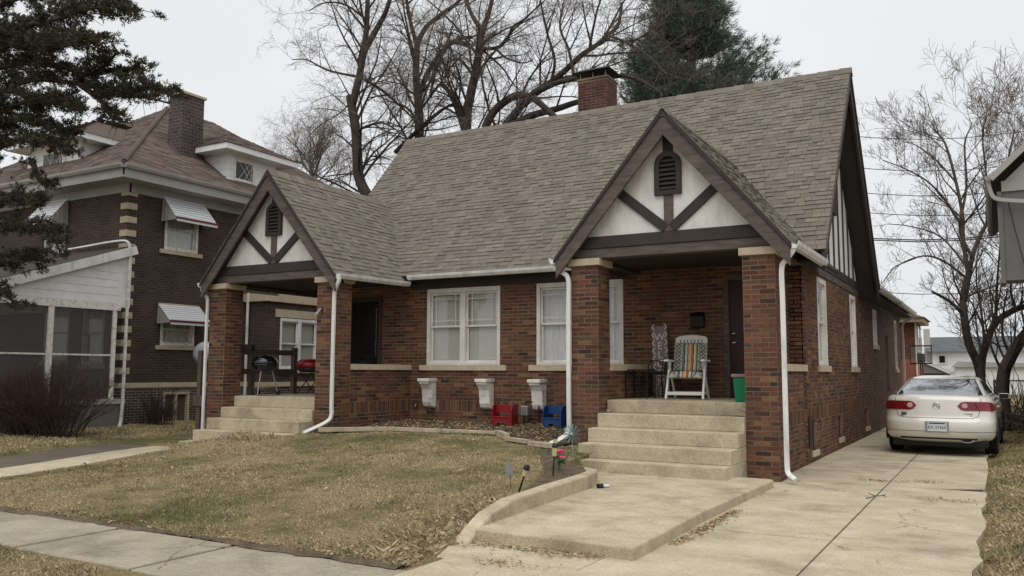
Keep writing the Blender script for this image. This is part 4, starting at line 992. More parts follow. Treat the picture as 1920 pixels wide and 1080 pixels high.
# kettle grill on the left porch
gk = thing('kettle_grill', 'black kettle charcoal grill on the left porch', 'grill', (-13.42, 12.98, .95)); gk.scale = (1.1, 1.1, 1.12)
part(MB().lathe((0, 0, .55), [(.0, -.13), (.12, -.12), (.2, -.08), (.245, 0), (.25, .03)], 24), 'bowl', 'black_enamel', gk, smooth=True)
part(MB().lathe((0, 0, .585), [(.255, -.005), (.255, .015), (.23, .08), (.16, .14), (.07, .165), (0, .17)], 24), 'lid', 'black_enamel', gk, smooth=True)
part(MB().box(-.06, .06, -.012, .012, .755, .785), 'handle', 'black_metal', gk, bevel=.006)
for q in (40, 160, 290):
    c, s = math.cos(R(q)), math.sin(R(q)); part(MB().tube([(.14*c, .14*s, .46), (.26*c, .26*s, .02)], .011, 8), 'leg', 'galv', gk)
for q in (40, 160): part(MB().lathe((.26*math.cos(R(q)), .26*math.sin(R(q))-.015, .045), [(0, 0), (.045, 0), (.045, .03), (0, .03)], 14, axis=(0, 1, 0)), 'wheel', 'rubber', gk)
part(MB().lathe((0, 0, .13), [(0, 0), (.2, 0), (.2, .006), (0, .006)], 18), 'ash_tray', 'galv', gk)
rg = thing('portable_grill', 'red lidded portable grill on folding legs at the back of the left porch', 'grill', (-13.2, 14.15, .95))
part(MB().lathe((0, 0, .56), [(0, 0), (.3, 0), (.34, .05), (.33, .12), (.24, .19), (.0, .21)], 22), 'lid', 'red_enamel', rg, smooth=True)
part(MB().lathe((0, 0, .47), [(0, 0), (.22, .0), (.32, .07), (.33, .09), (0, .09)], 22), 'bowl', 'black_metal', rg, smooth=True)
for s in (-1, 1):
    part(MB().tube([(s*.26, -.15, 0), (-s*.2, -.15, .5)], .012, 6), 'leg', 'black_metal', rg); part(MB().tube([(s*.26, .15, 0), (-s*.2, .15, .5)], .012, 6), 'leg', 'black_metal', rg)
# wooden railing of the left porch
rl = thing('porch_railing', 'weathered grey wooden railing on the far side of the left porch', 'railing', (-14.25, 13.4, .925))
for y in (0, 1.3): part(MB().box(-.055, .055, y-.055, y+.055, 0, 1.06), 'post', 'wood_grey', rl, bevel=.006)
for z in (.88, .45): part(MB().box(-.02, .02, -.5, 1.38, z, z+.12), 'rail', 'wood_grey', rl, bevel=.004)
fp = thing('stair_post', 'grey wooden stair rail post beside the left porch pier', 'post', (-14.85, 12.55, -.02))
part(MB().box(-.06, .06, -.06, .06, 0, 1.9), 'post', 'wood_grey', fp, bevel=.006)
part(MB().box(-.13, .26, -.09, -.062, .72, .95), 'board', 'wood_grey', fp, bevel=.004)
part(MB().box(-.02, .3, .0, .06, 1.35, 1.46), 'rail', 'wood_grey', fp, bevel=.004)
ds = thing('satellite_dish', 'round grey satellite dish behind the wooden stair post', 'dish', (-15.82, 13.4, .05)); ds.scale = (1.05, 1.05, 1.06)
part(MB().lathe((0, 0, 1.72), [(0, .06), (.12, .045), (.2, .02), (.25, -.02), (.25, -.03), (.19, .01), (.1, .035), (0, .05)], 22, axis=(.35, -.9, .25)), 'reflector', 'galv', ds, smooth=True)
part(MB().tube([(0, .05, 0), (0, .05, 1.7)], .02, 8), 'mast', 'galv', ds)
# gas meter pipes
gm = thing('gas_meter', 'grey gas meter with pipes against the brick wall', 'gas meter', (-8.02, YW-.18, .40))
part(MB().box(-.09, .07, -.07, .07, .2, .4), 'meter_body', 'galv', gm, bevel=.02)
part(MB().tube(bez([(.0, 0, .4), (.0, 0, .47), (.14, .02, .47), (.26, .03, .47), (.26, .05, .1), (.26, .05, -.05)], 4), .018, 8), 'pipe', 'black_iron', gm, smooth=True)
part(MB().tube(bez([(-.04, 0, .2), (-.04, 0, .06), (-.04, .1, .06)], 4), .018, 8), 'pipe', 'black_iron', gm, smooth=True)
tp = thing('garden_tap', 'red handled garden tap low on the brick wall', 'tap', (-10.72, YW-.01, .76))
part(MB().tube([(0, 0, 0), (0, -.09, 0), (0, -.13, -.05)], .012, 8), 'spout', 'galv', tp); part(MB().lathe((0, -.07, .012), [(0, 0), (.03, .02), (.03, .03), (0, .03)], 10), 'handle', 'red_enamel', tp)
# children's stools
def stool(name, x, y, m_, label, rz_):
    t = thing(name, label, 'stool', (x, y, .37), rz_, 'small painted step stools by the wall')
    for s in (-1, 1):
        xx = s*.21; part(MB().prism([(xx-s*.0, -.16, -.02), (xx, .16, -.02), (xx, .16, .46), (xx, -.06, .46), (xx, -.13, .43), (xx, -.16, .36)], (-s*.022, 0, 0)), 'side_panel', m_, t, bevel=.004)
    part(MB().box(-.188, .188, -.165, .02, .215, .235), 'seat', m_, t, bevel=.004)
    part(MB().box(-.188, .188, -.02, .002, .30, .455), 'backrest', m_, t, bevel=.004)
    m = MB(); arc = [(-.188, .0), (-.15, .0)]+[(.15*math.cos(q), .13*math.sin(q)) for q in np.linspace(math.pi, 0, 9)][1:-1]+[(.15, .0), (.188, .0), (.188, .213), (-.188, .213)]
    m.prism([(x_, -.15, z_) for x_, z_ in arc], (0, .02, 0)); part(m, 'apron', m_, t)
    return t
stool('step_stool', -8.27, 14.22, 'red_paint', 'red wooden child stool against the brick wall', R(6))
stool('step_stool', -7.2, 14.3, 'blue_paint', 'blue wooden child stool against the brick wall', R(-8))
# garden stakes
def solar(x, y, tilt, label, h=.34):
    t = thing('solar_light', label, 'garden light', (x, y, gz(x, y)+.02), 0, 'solar garden lights'); t.rotation_euler = tilt
    part(MB().tube([(0, 0, -.05), (0, 0, h*.6)], .012, 8), 'stake', 'black_metal', t)
    part(MB().tube([(0, 0, h*.6), (0, 0, h*.85)], [.028, .032], 12), 'lens', 'solar_glass', t)
    part(MB().lathe((0, 0, h*.85), [(.036, 0), (.04, .02), (.03, .05), (0, .055)], 12), 'cap', 'black_metal', t)
solar(-4.78, 8.55, (0, R(20), 0), 'tilted solar garden light nearest the sidewalk', .30)
solar(-4.86, 9.55, (0, R(4), 0), 'upright solar garden light beside pink flowers', .42)
solar(-5.42, 10.75, (0, R(-3), 0), 'solar garden light in front of the white downspout end', .34)
fl = thing('garden_spinner', 'silver flower shaped garden spinner on a stake beside the steps', 'garden ornament', (-5.26, 10.95, .2))
part(MB().tube([(0, 0, -.06), (0, 0, .36)], .006, 6), 'stake', 'galv', fl)
for k in range(12):
    q = k*math.pi/6; c, s = math.cos(q), math.sin(q); part(MB().hexa([(c*.025-s*.004, -.02, .38+s*.025+c*.004), (c*.025+s*.004, -.02, .38+s*.025-c*.004), (c*.14+s*.016, -.005, .38+s*.14-c*.016), (c*.14-s*.016, -.02, .38+s*.14+c*.016), (c*.025-s*.004, -.024, .38+s*.025+c*.004), (c*.025+s*.004, -.024, .38+s*.025-c*.004), (c*.14+s*.016, -.009, .38+s*.14-c*.016), (c*.14-s*.016, -.024, .38+s*.14+c*.016)]), 'petal', 'teal_metal', fl)
part(MB().lathe((0, -.03, .38), [(0, -.01), (.03, -.005), (.02, .02), (0, .025)], 12, axis=(0, -1, 0)), 'hub', 'chrome', fl)
pf = thing('artificial_flowers', 'pink artificial flowers stuck in soil behind the curved kerb', 'flowers', (-4.92, 9.85, .19))
for k in range(7):
    a = rng.uniform(0, 6.28); r_ = rng.uniform(.02, .09); h = rng.uniform(.14, .27); c = Vector((math.cos(a)*r_, math.sin(a)*r_, h))
    part(MB().tube(bez([(0, 0, -.03), (c.x*.4, c.y*.4, h*.6), tuple(c)], 3), .004, 5), 'stem', 'leaf_green', pf)
    for j in range(5):
        b_ = j*1.256; d = Vector((math.cos(b_), math.sin(b_), .3))*.028; part(MB().lathe(c+d, [(0, -.012), (.022, 0), (0, .014)], 7), 'petal', 'pink' if k < 5 else 'leaf_green', pf)
    part(MB().add([c*.5, c*.5+Vector((.04, .02, .03)), c*.5+Vector((.09, .0, .02)), c*.5+Vector((.05, -.03, .02))], [(0, 1, 2, 3)]), 'leaf', 'leaf_green', pf)
bo = thing('fallen_light', 'small black and white light lying by the kerb on the walk', 'garden light', (-4.33, 9.72, .06), R(60))
part(MB().tube([(0, 0, 0), (.07, 0, 0)], .03, 12), 'cap', 'black_metal', bo); part(MB().tube([(.07, 0, 0), (.17, 0, -.005)], .018, 10), 'lens', 'cast_plastic', bo)
gp = thing('garden_stake', 'blue grey flat garden ornament leaning in the lawn', 'garden ornament', (-5.0, 8.75, gz(-5.0, 8.75)), R(20))
part(MB().tube([(0, 0, -.03), (-.02, 0, .2)], .005, 6), 'stake', 'black_metal', gp)
part(MB().prism([(-.07, 0, .16), (.03, 0, .14), (.03, 0, .22), (-.03, 0, .36), (-.09, 0, .40), (-.11, 0, .30)], (0, .006, 0)), 'plate', 'galv', gp); gp.scale = (.7, .7, .8)
# fallen twig on the driveway
tw = MB()
for a, b, c in (((0, 0), (.25, .3), (.33, .62)), ((.25, .3), (.05, .45), (-.02, .62)), ((.25, .3), (.45, .38), (.62, .33)), ((.45, .38), (.55, .5), (.52, .58))):
    tw.tube(bez([(-1.46+p[0]*.34, 11.25+p[1]*.55, ZD+.012+.05*p[1]) for p in (a, b, c)], 4), [.006]*4+[.0045]*4+[.002], 5)
tag(tw.build('fallen_twig', 'bark'), 'small forked twig lying on the driveway joint', 'twig')
# ================================================================ NEIGHBOUR ON THE LEFT: two-storey dark brick house
XN, YN = -19.34, 13.8
brickwall('nbr_chimney', (58, 50, 50), (78, 66, 64), (118, 110, 104), L_=.24, h=.10)
nb = thing('brick_house', 'two-storey dark brick house with stone quoins and brown hipped roof on the left', 'house', (-24, 18, 0))
UX, UY, NF, NR = Vector((1, 0, 0)), Vector((0, 1, 0)), Vector((0, -1, 0)), Vector((1, 0, 0))
W0, DEP = 9.0, 11.0
BN = (Vector((XN, YN, 0)), UY, NR)       # right side wall
nA = (1.15, 2.25, 4.70, 5.85); nB = (1.15, 2.25, 2.12, 3.0); nC = (1.30, 2.15, .1, .88)
mb = MB(); cells(mb, BN, DEP, 1.13, 6.3, -.3, 0, [nA, nB]); mb.build('side_wall', 'nbr_brick', nb)
mb = MB(); cells(mb, BN, DEP, -.3, 1.0, -.3, .03, [nC]); mb.build('basement_wall', 'nbr_brick_low', nb)
MB().lbox(BN, -.05, DEP, -.3, .05, 1.0, 1.13).build('belt_course', 'limestone', nb, bevel=.006)
BNF = (Vector((XN-W0, YN, 0)), UX, NF)
nF = (W0-3.55, W0-2.6, 4.5, 6.0); nG = (W0-3.3, W0-2.2, 1.7, 3.2); nH = (W0-1.6, W0-.7, 1.6, 3.2)
mb = MB(); cells(mb, BNF, W0-.3, -.3, 6.3, -.3, 0, [nF, nG, nH]); mb.build('front_wall', 'nbr_brick', nb)
MB().box(XN-W0, XN-.3, YN+DEP-.3, YN+DEP, -.3, 6.3).build('rear_wall', 'nbr_brick', nb)
MB().box(XN-W0, XN-W0+.3, YN+.3, YN+DEP-.3, -.3, 6.3).build('far_wall', 'nbr_brick', nb)
# corner quoins, alternating
z = 1.35
k = 0
while z < 6.0:
    MB().box(XN-.27, XN+.02, YN-.02, YN+.27 if True else 0, z, z+.165).build('quoin', 'limestone', nb, bevel=.005)
    z += .355; k += 1
# projecting bay further back on the side
bx0 = XN+1.15
BB = (Vector((bx0, 17.6, 0)), UY, NR); nW = (.55, 2.15, 1.5, 3.0)
mb = MB(); cells(mb, BB, 3.2, 1.13, 3.45, -.25, 0, [nW]); mb.build('bay_wall', 'nbr_brick', nb)
MB().box(XN, bx0-.25, 17.6, 17.85, 1.13, 3.45).build('bay_wall', 'nbr_brick', nb)
MB().box(XN, bx0+.03, 17.57, 20.8, -.3, 1.0).build('bay_base', 'nbr_brick_low', nb)
MB().box(XN, bx0+.06, 17.54, 20.8, 1.0, 1.13).build('belt_course', 'limestone', nb)
MB().box(XN, bx0+.08, 17.52, 20.8, 3.45, 3.68).build('bay_cornice', 'limestone', nb, bevel=.01)
MB().lbox(BB, .35, 2.4, -.1, .02, 3.02, 3.25).build('lintel', 'limestone', nb)
window(BB[:1]+BB[1:] if False else (Vector((bx0, 17.6+nW[0], 0)), UY, NR), nW[1]-nW[0], nW[2], nW[3], 2, 'blind', parent=nb, muntins=False, sw=.08, mat_='white_metal')
for o in (nA, nB):
    window((Vector((XN, YN+o[0], 0)), UY, NR), o[1]-o[0], o[2], o[3], 1, 'curtain' if o is nA else None or 'curtain', parent=nb, muntins=False, sw=.14, mat_='worn_white' if o is nA else 'worn_white')
MB().lbox(BN, nB[0]-.1, nB[1]+.12, -.05, .025, 3.03, 3.25).build('lintel', 'limestone', nb)
MB().lbox(BN, nC[0], nC[1], -.12, -.06, nC[2], nC[3]).build('basement_window', 'wood_grey', nb)
m = MB()
for a, b, c, d in ((nC[0], nC[0]+.07, nC[2], nC[3]), (nC[1]-.07, nC[1], nC[2], nC[3]), (nC[0]+.07, nC[1]-.07, nC[3]-.07, nC[3]), ((nC[0]+nC[1])/2-.03, (nC[0]+nC[1])/2+.03, nC[2], nC[3]-.07)): m.lbox(BN, a, b, -.06, .035, c, d)
m.build('basement_frame', 'plank', nb); MB().lbox(BN, nC[0]-.1, nC[1]+.1, 0, .09, nC[2]-.12, nC[2]-.004).build('sill', 'limestone', nb)
for o in (nF, nG, nH): window((Vector((XN-W0+o[0], YN, 0)), UX, NF), o[1]-o[0], o[2], o[3], 1, 'curtain', parent=nb, muntins=False, sw=.1, mat_='worn_white')
# striped metal awnings: ribs, end wings, scalloped valance
def awning(B, u0, u1, zt, zb, out, label):
    O, U, N = B; Z = Vector((0, 0, 1)); P = lambda u, d, z: O+U*u+N*d+Z*z
    aw = MB().add([P(u0, .02, zt), P(u1, .02, zt), P(u1, out, zb), P(u0, out, zb), P(u0, .02, zt-.02), P(u1, .02, zt-.02), P(u1, out, zb-.02), P(u0, out, zb-.02)], [(0, 1, 2, 3), (4, 7, 6, 5), (0, 3, 7, 4), (1, 5, 6, 2), (2, 6, 7, 3), (0, 4, 5, 1)]).build('awning', 'car_trim', nb); aw['label'] = label
    n = 8
    for i in range(n):
        t0, t1 = (i+.08)/n, (i+.78)/n; f = lambda t, u, h: P(u, .03+(out-.03)*t, zt+(zb-zt)*t+h)
        MB().hexa([f(t1, u0, .0), f(t1, u1, .0), f(t0, u1, .0), f(t0, u0, .0), f(t1, u0, .028), f(t1, u1, .028), f(t0, u1, .012), f(t0, u0, .012)]).build('slat', 'aluminium', aw)
    MB().bar(P(u0, out, zb+.03), P(u1, out, zb+.03), .05, .05).build('edge_band', 'maroon', aw)
    m = MB(); k = int((u1-u0)/.07)
    for i in range(k):
        a = u0+(u1-u0)*i/k; b = u0+(u1-u0)*(i+1)/k
        m.add([P(a, out+.005, zb+.005), P(b, out+.005, zb+.005), P(b, out+.005, zb-.045), P((a+b)/2, out+.005, zb-.075), P(a, out+.005, zb-.045)], [(0, 4, 3, 2, 1)])
    m.build('valance', 'aluminium', aw)
    for u in (u0, u1):
        for i in range(4):
            t0, t1 = i/4, (i+1)/4; q = lambda t: P(u, .02+(out-.02)*t, zt+(zb-zt)*t)
            MB().bar(P(u, .03+(out-.03)*t0*.9, zb-.02+(zt-zb)*0), q(.12+.8*t0)*.5+P(u, .03+(out-.03)*t0, zb)*.5+Z*(zt-zb)*.5*(1-t0), .03, .02).build('wing_rib', 'soffit', aw)
        MB().add([P(u, .03, zt-.03), P(u, out, zb-.01), P(u, .03, zb-.03), P(u+.004, .03, zt-.03), P(u+.004, out, zb-.01), P(u+.004, .03, zb-.03)], [(0, 1, 2), (3, 5, 4), (0, 3, 4, 1), (1, 4, 5, 2), (2, 5, 3, 0)]).build('wing', 'soffit', aw)
awning(BN, nA[0]-.13, nA[1]+.13, 6.12, 5.47, .62, 'upper striped awning')
awning(BN, nB[0]-.13, nB[1]+.13, 3.20, 2.72, .55, 'lower striped awning')
awning(BNF, nF[0]-.1, nF[1]+.1, 6.12, 5.4, .6, 'grey awning on the street side')
# eaves, gutters, hipped roof
ov = .58; ze = 6.63
MB().box(XN-W0-ov, XN+ov, YN-ov, YN+DEP+ov, 6.28, 6.33).build('soffit', 'soffit', nb)
MB().lbox(BN, 0, DEP, -.05, .04, 6.05, 6.28).build('frieze_board', 'soffit', nb); MB().lbox(BNF, 0, W0+.04, -.05, .04, 6.05, 6.28).build('frieze_board', 'soffit', nb)
MB().box(XN+ov-.03, XN+ov, YN-ov, YN+DEP+ov, 6.33, 6.60).build('fascia', 'soffit', nb); MB().box(XN-W0-ov, XN+ov, YN-ov, YN-ov+.03, 6.33, 6.60).build('fascia', 'soffit', nb)
def gutter2(a, b, out, par):
    a, b, o = Vector(a), Vector(b), Vector(out); z = Vector((0, 0, 1)); prof = [(0, 0), (0, -.11), (.07, -.11), (.11, -.05), (.12, 0)]; n = len(prof)
    MB().add([p+o*x+z*y for p in (a, b) for x, y in prof], [(i, (i+1) % n, n+(i+1) % n, n+i) for i in range(n)]+[tuple(reversed(range(n))), tuple(range(n, 2*n))]).build('gutter', 'soffit', par)
gutter2((XN+ov, YN-ov, 6.62), (XN+ov, YN+DEP, 6.62), (1, 0, 0), nb); gutter2((XN-W0, YN-ov, 6.62), (XN+ov, YN-ov, 6.62), (0, -1, 0), nb)
mat('brown_shingle', [(86, 74, 68), (100, 87, 80), (112, 98, 90)], src='rnd', rough=.95, fine=.14, bscale=90)
mat('brown_felt', [(92, 79, 72)], rough=.95)
x0, x1, y0, y1 = XN-W0-ov, XN+ov+.04, YN-ov-.04, YN+DEP+ov; hw = (x1-x0)/2; zp = ze+.70*hw; cxn = (x0+x1)/2
ra, rb = (cxn, y0+hw, zp), (cxn, y1-hw, zp)
hr = MB(); hr.add([(x0, y0, ze), (x1, y0, ze), (x1, y1, ze), (x0, y1, ze), ra, rb], [(0, 1, 4), (1, 2, 5, 4), (2, 3, 5), (3, 0, 4, 5), (3, 2, 1, 0)]); hr = hr.build('hip_roof', 'brown_felt', nb)
def mass_shingles(parent, faces, name, m_, exp=.15):
    mb = MB()
    for P0, U, S, L, lim in faces:     # lim(v) -> (u0,u1) run of the row at slope distance v
        N = U.cross(S).normalized(); v = 0
        while v < L:
            u0, u1 = lim(v); u = u0-rng.uniform(0, .1)
            while u < u1:
                w_ = rng.uniform(.2, .4); a, b = max(u, u0), min(u+w_, u1); u += w_
                if b-a < .03: continue
                t = rng.choice((.012, .016, .022)); f = lambda uu, vv, nn: P0+U*uu+S*vv+N*nn
                mb.add([f(a, v, .002), f(b-.004, v, .002), f(a, v, t), f(b-.004, v, t), f(b-.004, v+exp*1.15, .005), f(a, v+exp*1.15, .005)], [(0, 1, 3, 2), (2, 3, 4, 5)], rng.random())
            v += exp
    return stuff(mb.build(name, m_, parent, rnd=True))
S1 = Vector((-1, 0, .7)).normalized(); S2 = Vector((0, 1, .7)).normalized(); cs_ = 1/math.sqrt(1.49); LL = hw/cs_
mass_shingles(hr, [(Vector((x1, y0, ze)), UY, S1, LL, lambda v: (v*cs_, y1-y0-v*cs_)), (Vector((x0, y0, ze)), UX, S2, LL, lambda v: (v*cs_, x1-x0-v*cs_))], 'hip_shingles', 'brown_shingle')
MB().tube([(x1-.05, y0+.05, ze+.05), (ra[0], ra[1], ra[2]+.02)], .07, 6).build('hip_ridge', 'brown_felt', hr)
# chimney
q = MB(); q.box(-20.75, -20.15, 16.0, 16.75, 7.2, 9.46); chn = q.build('chimney', 'nbr_chimney', nb)
MB().box(-20.80, -20.10, 15.95, 16.8, 9.46, 9.53).build('chimney_top', 'limestone', chn)
MB().prism([(-20.12, 15.9, 7.35), (-20.12, 16.9, 7.35), (-20.6, 16.9, 7.95), (-20.6, 15.9, 7.95)], (.03, 0, .12)).build('flashing', 'brown_felt', chn)
# dormers: low hipped boxes with white boards and small lattice windows
def dormer(O, U, N, w_, depth, z0, z1, win, label, par=nb):
    B = (O, U, N); d = MB(); d.lbox(B, 0, w_, -depth, 0, z0, z1); dm = d.build('dormer', 'siding', par); dm['label'] = label
    for k in range(int((z1-z0)/.2)):
        z = z0+k*.2+.02; MB().lbox(B, -.012, w_+.012, -depth, .012, z, z+.175).build('siding_board', 'siding', dm)
    a, b, c, e = win; MB().lbox(B, a-.07, b+.07, .0, .03, c-.07, e+.07).build('window_frame', 'worn_white', dm); MB().lbox(B, a, b, .028, .034, c, e).build('pane', 'window_glass', dm); MB().lbox(B, a, b, .0305, .0315, c, e).build('window_dark', 'interior', dm)
    O_, U_, N_ = B; P = lambda u, dd, z: O_+U_*u+N_*dd+Vector((0, 0, z))
    for i in range(3):
        f = (b-a)*(i+.5)/3
        MB().bar(P(a+f, .038, c), P(min(b, a+f+(e-c)*.8), .038, e), .012, .006, N).build('lattice', 'worn_white', dm); MB().bar(P(a+f, .039, e), P(min(b, a+f+(e-c)*.8), .039, c), .012, .006, N).build('lattice', 'worn_white', dm)
    o2 = .45
    MB().lbox(B, -o2, w_+o2, -depth, o2, z1, z1+.17).build('dormer_eave', 'siding', dm)
    zr = z1+.17; h = .55*(w_/2+o2); a0, a1 = P(-o2-.03, o2+.03, zr), P(w_+o2+.03, o2+.03, zr); b0, b1 = P(-o2-.03, -depth, zr), P(w_+o2+.03, -depth, zr); r0 = P(w_/2, o2-(w_/2+o2), zr+h); r1 = P(w_/2, -depth, zr+h)
    MB().add([a0, a1, b1, b0, r0, r1], [(0, 1, 4), (1, 2, 5, 4), (3, 0, 4, 5), (3, 2, 1, 0)]).build('dormer_roof', 'brown_felt', dm)
    Sa = (r0-(a0+a1)/2); La = Sa.length; Sa.normalize(); wW = w_+2*o2+.06
    Sl = (P(w_/2, -1, zr+h)-P(-o2-.03, -1, zr)).normalized(); Ls = math.hypot(wW/2, h)
    dd = depth+o2
    mass_shingles(dm, [(a0, U, Sa, La, lambda v: (v/La*wW/2, wW-v/La*wW/2)), (b0, N, Sl, Ls, lambda v: (0, dd-v/Ls*wW/2))], 'dormer_shingles', 'brown_shingle')
dormer(Vector((XN+.05, 16.95, 0)), UY, NR, 1.9, 3.0, 6.7, 7.80, (.30, .95, 7.12, 7.62), 'white dormer above the side wall')
dormer(Vector((-24.6, 14.2, 0)), UX, NF, 2.5, 3, 6.7, 7.85, (.8, 1.7, 7.1, 7.65), 'white dormer facing the street')
spout([(-18.85, 17.5, 6.3), (-18.85, 17.5, 4), (-18.85, 17.5, 1.0), (-18.85, 17.5, .1)], parent=nb)
# lean-to front porch with siding, screens, worn posts
po = MB(); XP = XN+.30
po.prism([(XP, 13.78, 4.42), (XP, 10.35, 3.20), (XP, 10.35, 3.08), (XP, 13.78, 3.02)], (-6, 0, 0)); lean = po.build('screened_porch', 'siding', nb); lean['label'] = 'white lean-to screened porch'
for k in range(7):
    za = 3.12+k*.19; zb = za+.172; ya = lambda z: min(13.7, max(10.5, 10.5+(z-3.12)/1.25*3.45))
    if za > 4.25: continue
    MB().prism([(XP+.001, 13.42, za), (XP+.001, ya(za), za), (XP+.001, min(13.4, ya(zb)), zb), (XP+.001, 13.42, zb)], (.014, 0, 0)).build('siding_board', 'siding', lean)
MB().bar((XP+.15, 10.1, 3.20), (XP+.15, 13.8, 4.50), .04, .21).build('rake_board', 'white_metal', lean)
MB().prism([(XP+.12, 10.15, 3.34), (XP+.12, 13.8, 4.62), (XP+.12, 13.8, 4.58), (XP+.12, 10.15, 3.30)], (-6.2, 0, 0)).build('porch_roof', 'roof_felt', lean)
MB().box(XP-.02, XP+.05, 10.35, 13.5, 2.93, 3.10).build('header', 'worn_white', lean)
for y, w_ in ((13.36, .1), (11.72, .13), (10.42, .12)): MB().box(XP-.03, XP+.04, y-w_/2, y+w_/2, .72, 2.93).build('porch_post', 'worn_white', lean)
MB().box(XP-.01, XP+.02, 10.4, 13.35, 1.80, 1.84).build('screen_rail', 'worn_white', lean)
MB().box(XP-.008, XP-.004, 10.42, 13.35, .75, 2.93).build('screen', 'screen_mesh', lean)
MB().box(XP-5.9, XP-.01, 10.36, 10.37, .75, 2.93).build('screen', 'screen_mesh', lean)
MB().box(XP-6, XP+.02, 10.3, 13.75, -.3, .62).build('porch_base', 'grey_panel', lean); MB().box(XP-6.02, XP+.05, 10.25, 13.75, .62, .74).build('porch_ledge', 'soffit', lean)
spout([(XP+.12, 13.62, 4.42), (XP+.12, 13.62, 4.2), (XP+.12, 13.62, 2), (XP+.12, 13.62, .9), (XP+.12, 13.6, .3), (XP+.2, 13.5, .08), (XP+.32, 13.35, -.02)], w=.07, m_='worn_white', parent=nb)
spout([(XP-2.4, 13.6, 4.66), (XP-1.5, 13.55, 4.68), (XP-.5, 13.55, 4.72), (XP+.05, 13.58, 4.70), (XP+.12, 13.62, 4.5)], w=.07, parent=nb)

# ================================================================ NEIGHBOUR ON THE RIGHT: grey overhanging upper storey
gh = thing('grey_house', 'grey sided house with overhanging upper storey and white gutter at right edge', 'house', (4, 24, 0))
MB().box(.24, 1.0, 20.0, 20.8, 3.36, 5.30).build('upper_storey', 'grey_panel', gh)
MB().box(1.0, 7, 20.0, 28, 3.36, 5.30).build('upper_storey', 'grey_panel', gh)
MB().box(.95, 7, 20.6, 28, -.3, 3.36).build('lower_storey', 'grey_panel', gh)
MB().box(.15, .235, 19.93, 20.02, 3.37, 5.2).build('corner_board', 'grey_panel', gh)
MB().box(.24, 7, 19.96, 20.0, 5.2, 5.42).build('frieze_board', 'soffit', gh)
MB().prism([(.06, 19.75, 5.50), (3.6, 19.75, 8.9), (7.2, 19.75, 5.5), (7.2, 19.75, 5.4), (3.6, 19.75, 8.8), (.06, 19.75, 5.42)][::-1], (0, 8.4, 0)).build('roof', 'roof_felt', gh)
MB().bar((.05, 19.72, 5.44), (3.6, 19.72, 8.85), .05, .12).build('rake_board', 'soffit', gh)
MB().prism([(.3, 19.98, 5.42), (6.9, 19.98, 5.42), (3.6, 19.98, 8.7)], (0, .05, 0)).build('gable_wall', 'soffit', gh)
gutter2((.06, 19.8, 5.52), (.06, 28, 5.52), (-1, 0, 0), gh)
spout([(.0, 19.85, 5.45), (.03, 19.85, 5.25), (.10, 19.85, 5.07), (.28, 19.85, 5.0), (.7, 19.85, 4.93), (1.4, 19.85, 4.8)], w=.09, m_='soffit', parent=gh)
MB().tube([(.35, 19.9, 4.95), (.42, 19.92, 4.5), (.62, 19.95, 3.4)], .008, 6).build('cable', 'cable', gh)
MB().box(.14, .24, 19.92, 20.85, 3.3, 3.37).build('bottom_board', 'grey_panel', gh)

# ================================================================ FAR BUILDINGS BEHIND THE DRIVEWAY
fr_ = thing('far_house', 'red and brown two-storey house behind the bungalow rear corner', 'house', (-5.5, 43, 0))
MB().box(-9, -2.98, 40, 43, -.3, 2.05).build('lower_wall', 'maroon', fr_)
mat('red_siding', [(140, 84, 70), (156, 98, 82)], rough=.8); fr_.children[0].data.materials[0] = M['red_siding']
for k in range(9): MB().box(-9, -2.975, 39.985, 40.0, -.05+k*.235, .165+k*.235).build('siding_board', 'red_siding', fr_)
MB().box(-9, -2.98, 40, 43, 2.05, 3.62).build('upper_wall', 'far_brick', fr_)
MB().box(-9.4, -2.65, 39.5, 43.3, 3.62, 3.80).build('eave', 'plank', fr_)
MB().add([(-9.5, 39.4, 3.8), (-2.55, 39.4, 3.8), (-2.55, 43.4, 3.8), (-9.5, 43.4, 3.8), (-7.2, 41.3, 4.7), (-4.8, 41.5, 4.7)], [(0, 1, 5, 4), (1, 2, 5), (2, 3, 4, 5), (3, 0, 4), (3, 2, 1, 0)]).build('roof', 'brown_felt', fr_)
for y in (40.5, 41.8):
    w_ = MB().box(-2.98, -2.92, y, y+.8, 2.35, 3.5).build('window', 'white_paint', fr_); MB().box(-2.925, -2.91, y+.12, y+.68, 2.47, 3.38).build('pane', 'window_glass', w_)
MB().box(-3.0, -2.94, 39.95, 40.03, -.1, 3.62).build('corner_board', 'white_paint', fr_)
wh = thing('far_house', 'distant white house with grey roof and chimney beyond the parked car', 'house', (-3, 78, 0))
MB().box(-4.55, 4.5, 75, 83, -.3, 3.2).build('wall', 'siding', wh)
for k in range(9): MB().box(-4.55, 4.5, 74.985, 75, .2+k*.32, .2+k*.32+.29).build('siding_board', 'siding', wh)
MB().prism([(-4.9, 74.5, 3.15), (-4.9, 83.5, 3.15), (-4.9, 79, 4.45)], (10, 0, 0)).build('roof', 'far_roof', wh)
MB().box(-5.05, -4.62, 75.6, 76.2, -.2, 5.0).build('chimney', 'far_stone', wh)
w_ = MB().box(-4.1, -3.4, 74.92, 75.0, 2.15, 2.95).build('window', 'white_paint', wh); MB().box(-3.95, -3.55, 74.9, 74.93, 2.28, 2.82).build('pane', 'interior', w_)
MB().box(-2.7, 2, 70, 74.9, -.3, 1.9).build('annex', 'siding', wh)
MB().prism([(-2.9, 69.7, 1.9), (2.2, 69.7, 1.9), (2.2, 69.7, 2.2), (-2.5, 69.7, 2.3)], (0, 5.2, 0)).build('annex_roof', 'soffit', wh)
gg = thing('garage', 'low grey garage with white gable trim behind the driveway', 'garage', (-3, 58, 0))
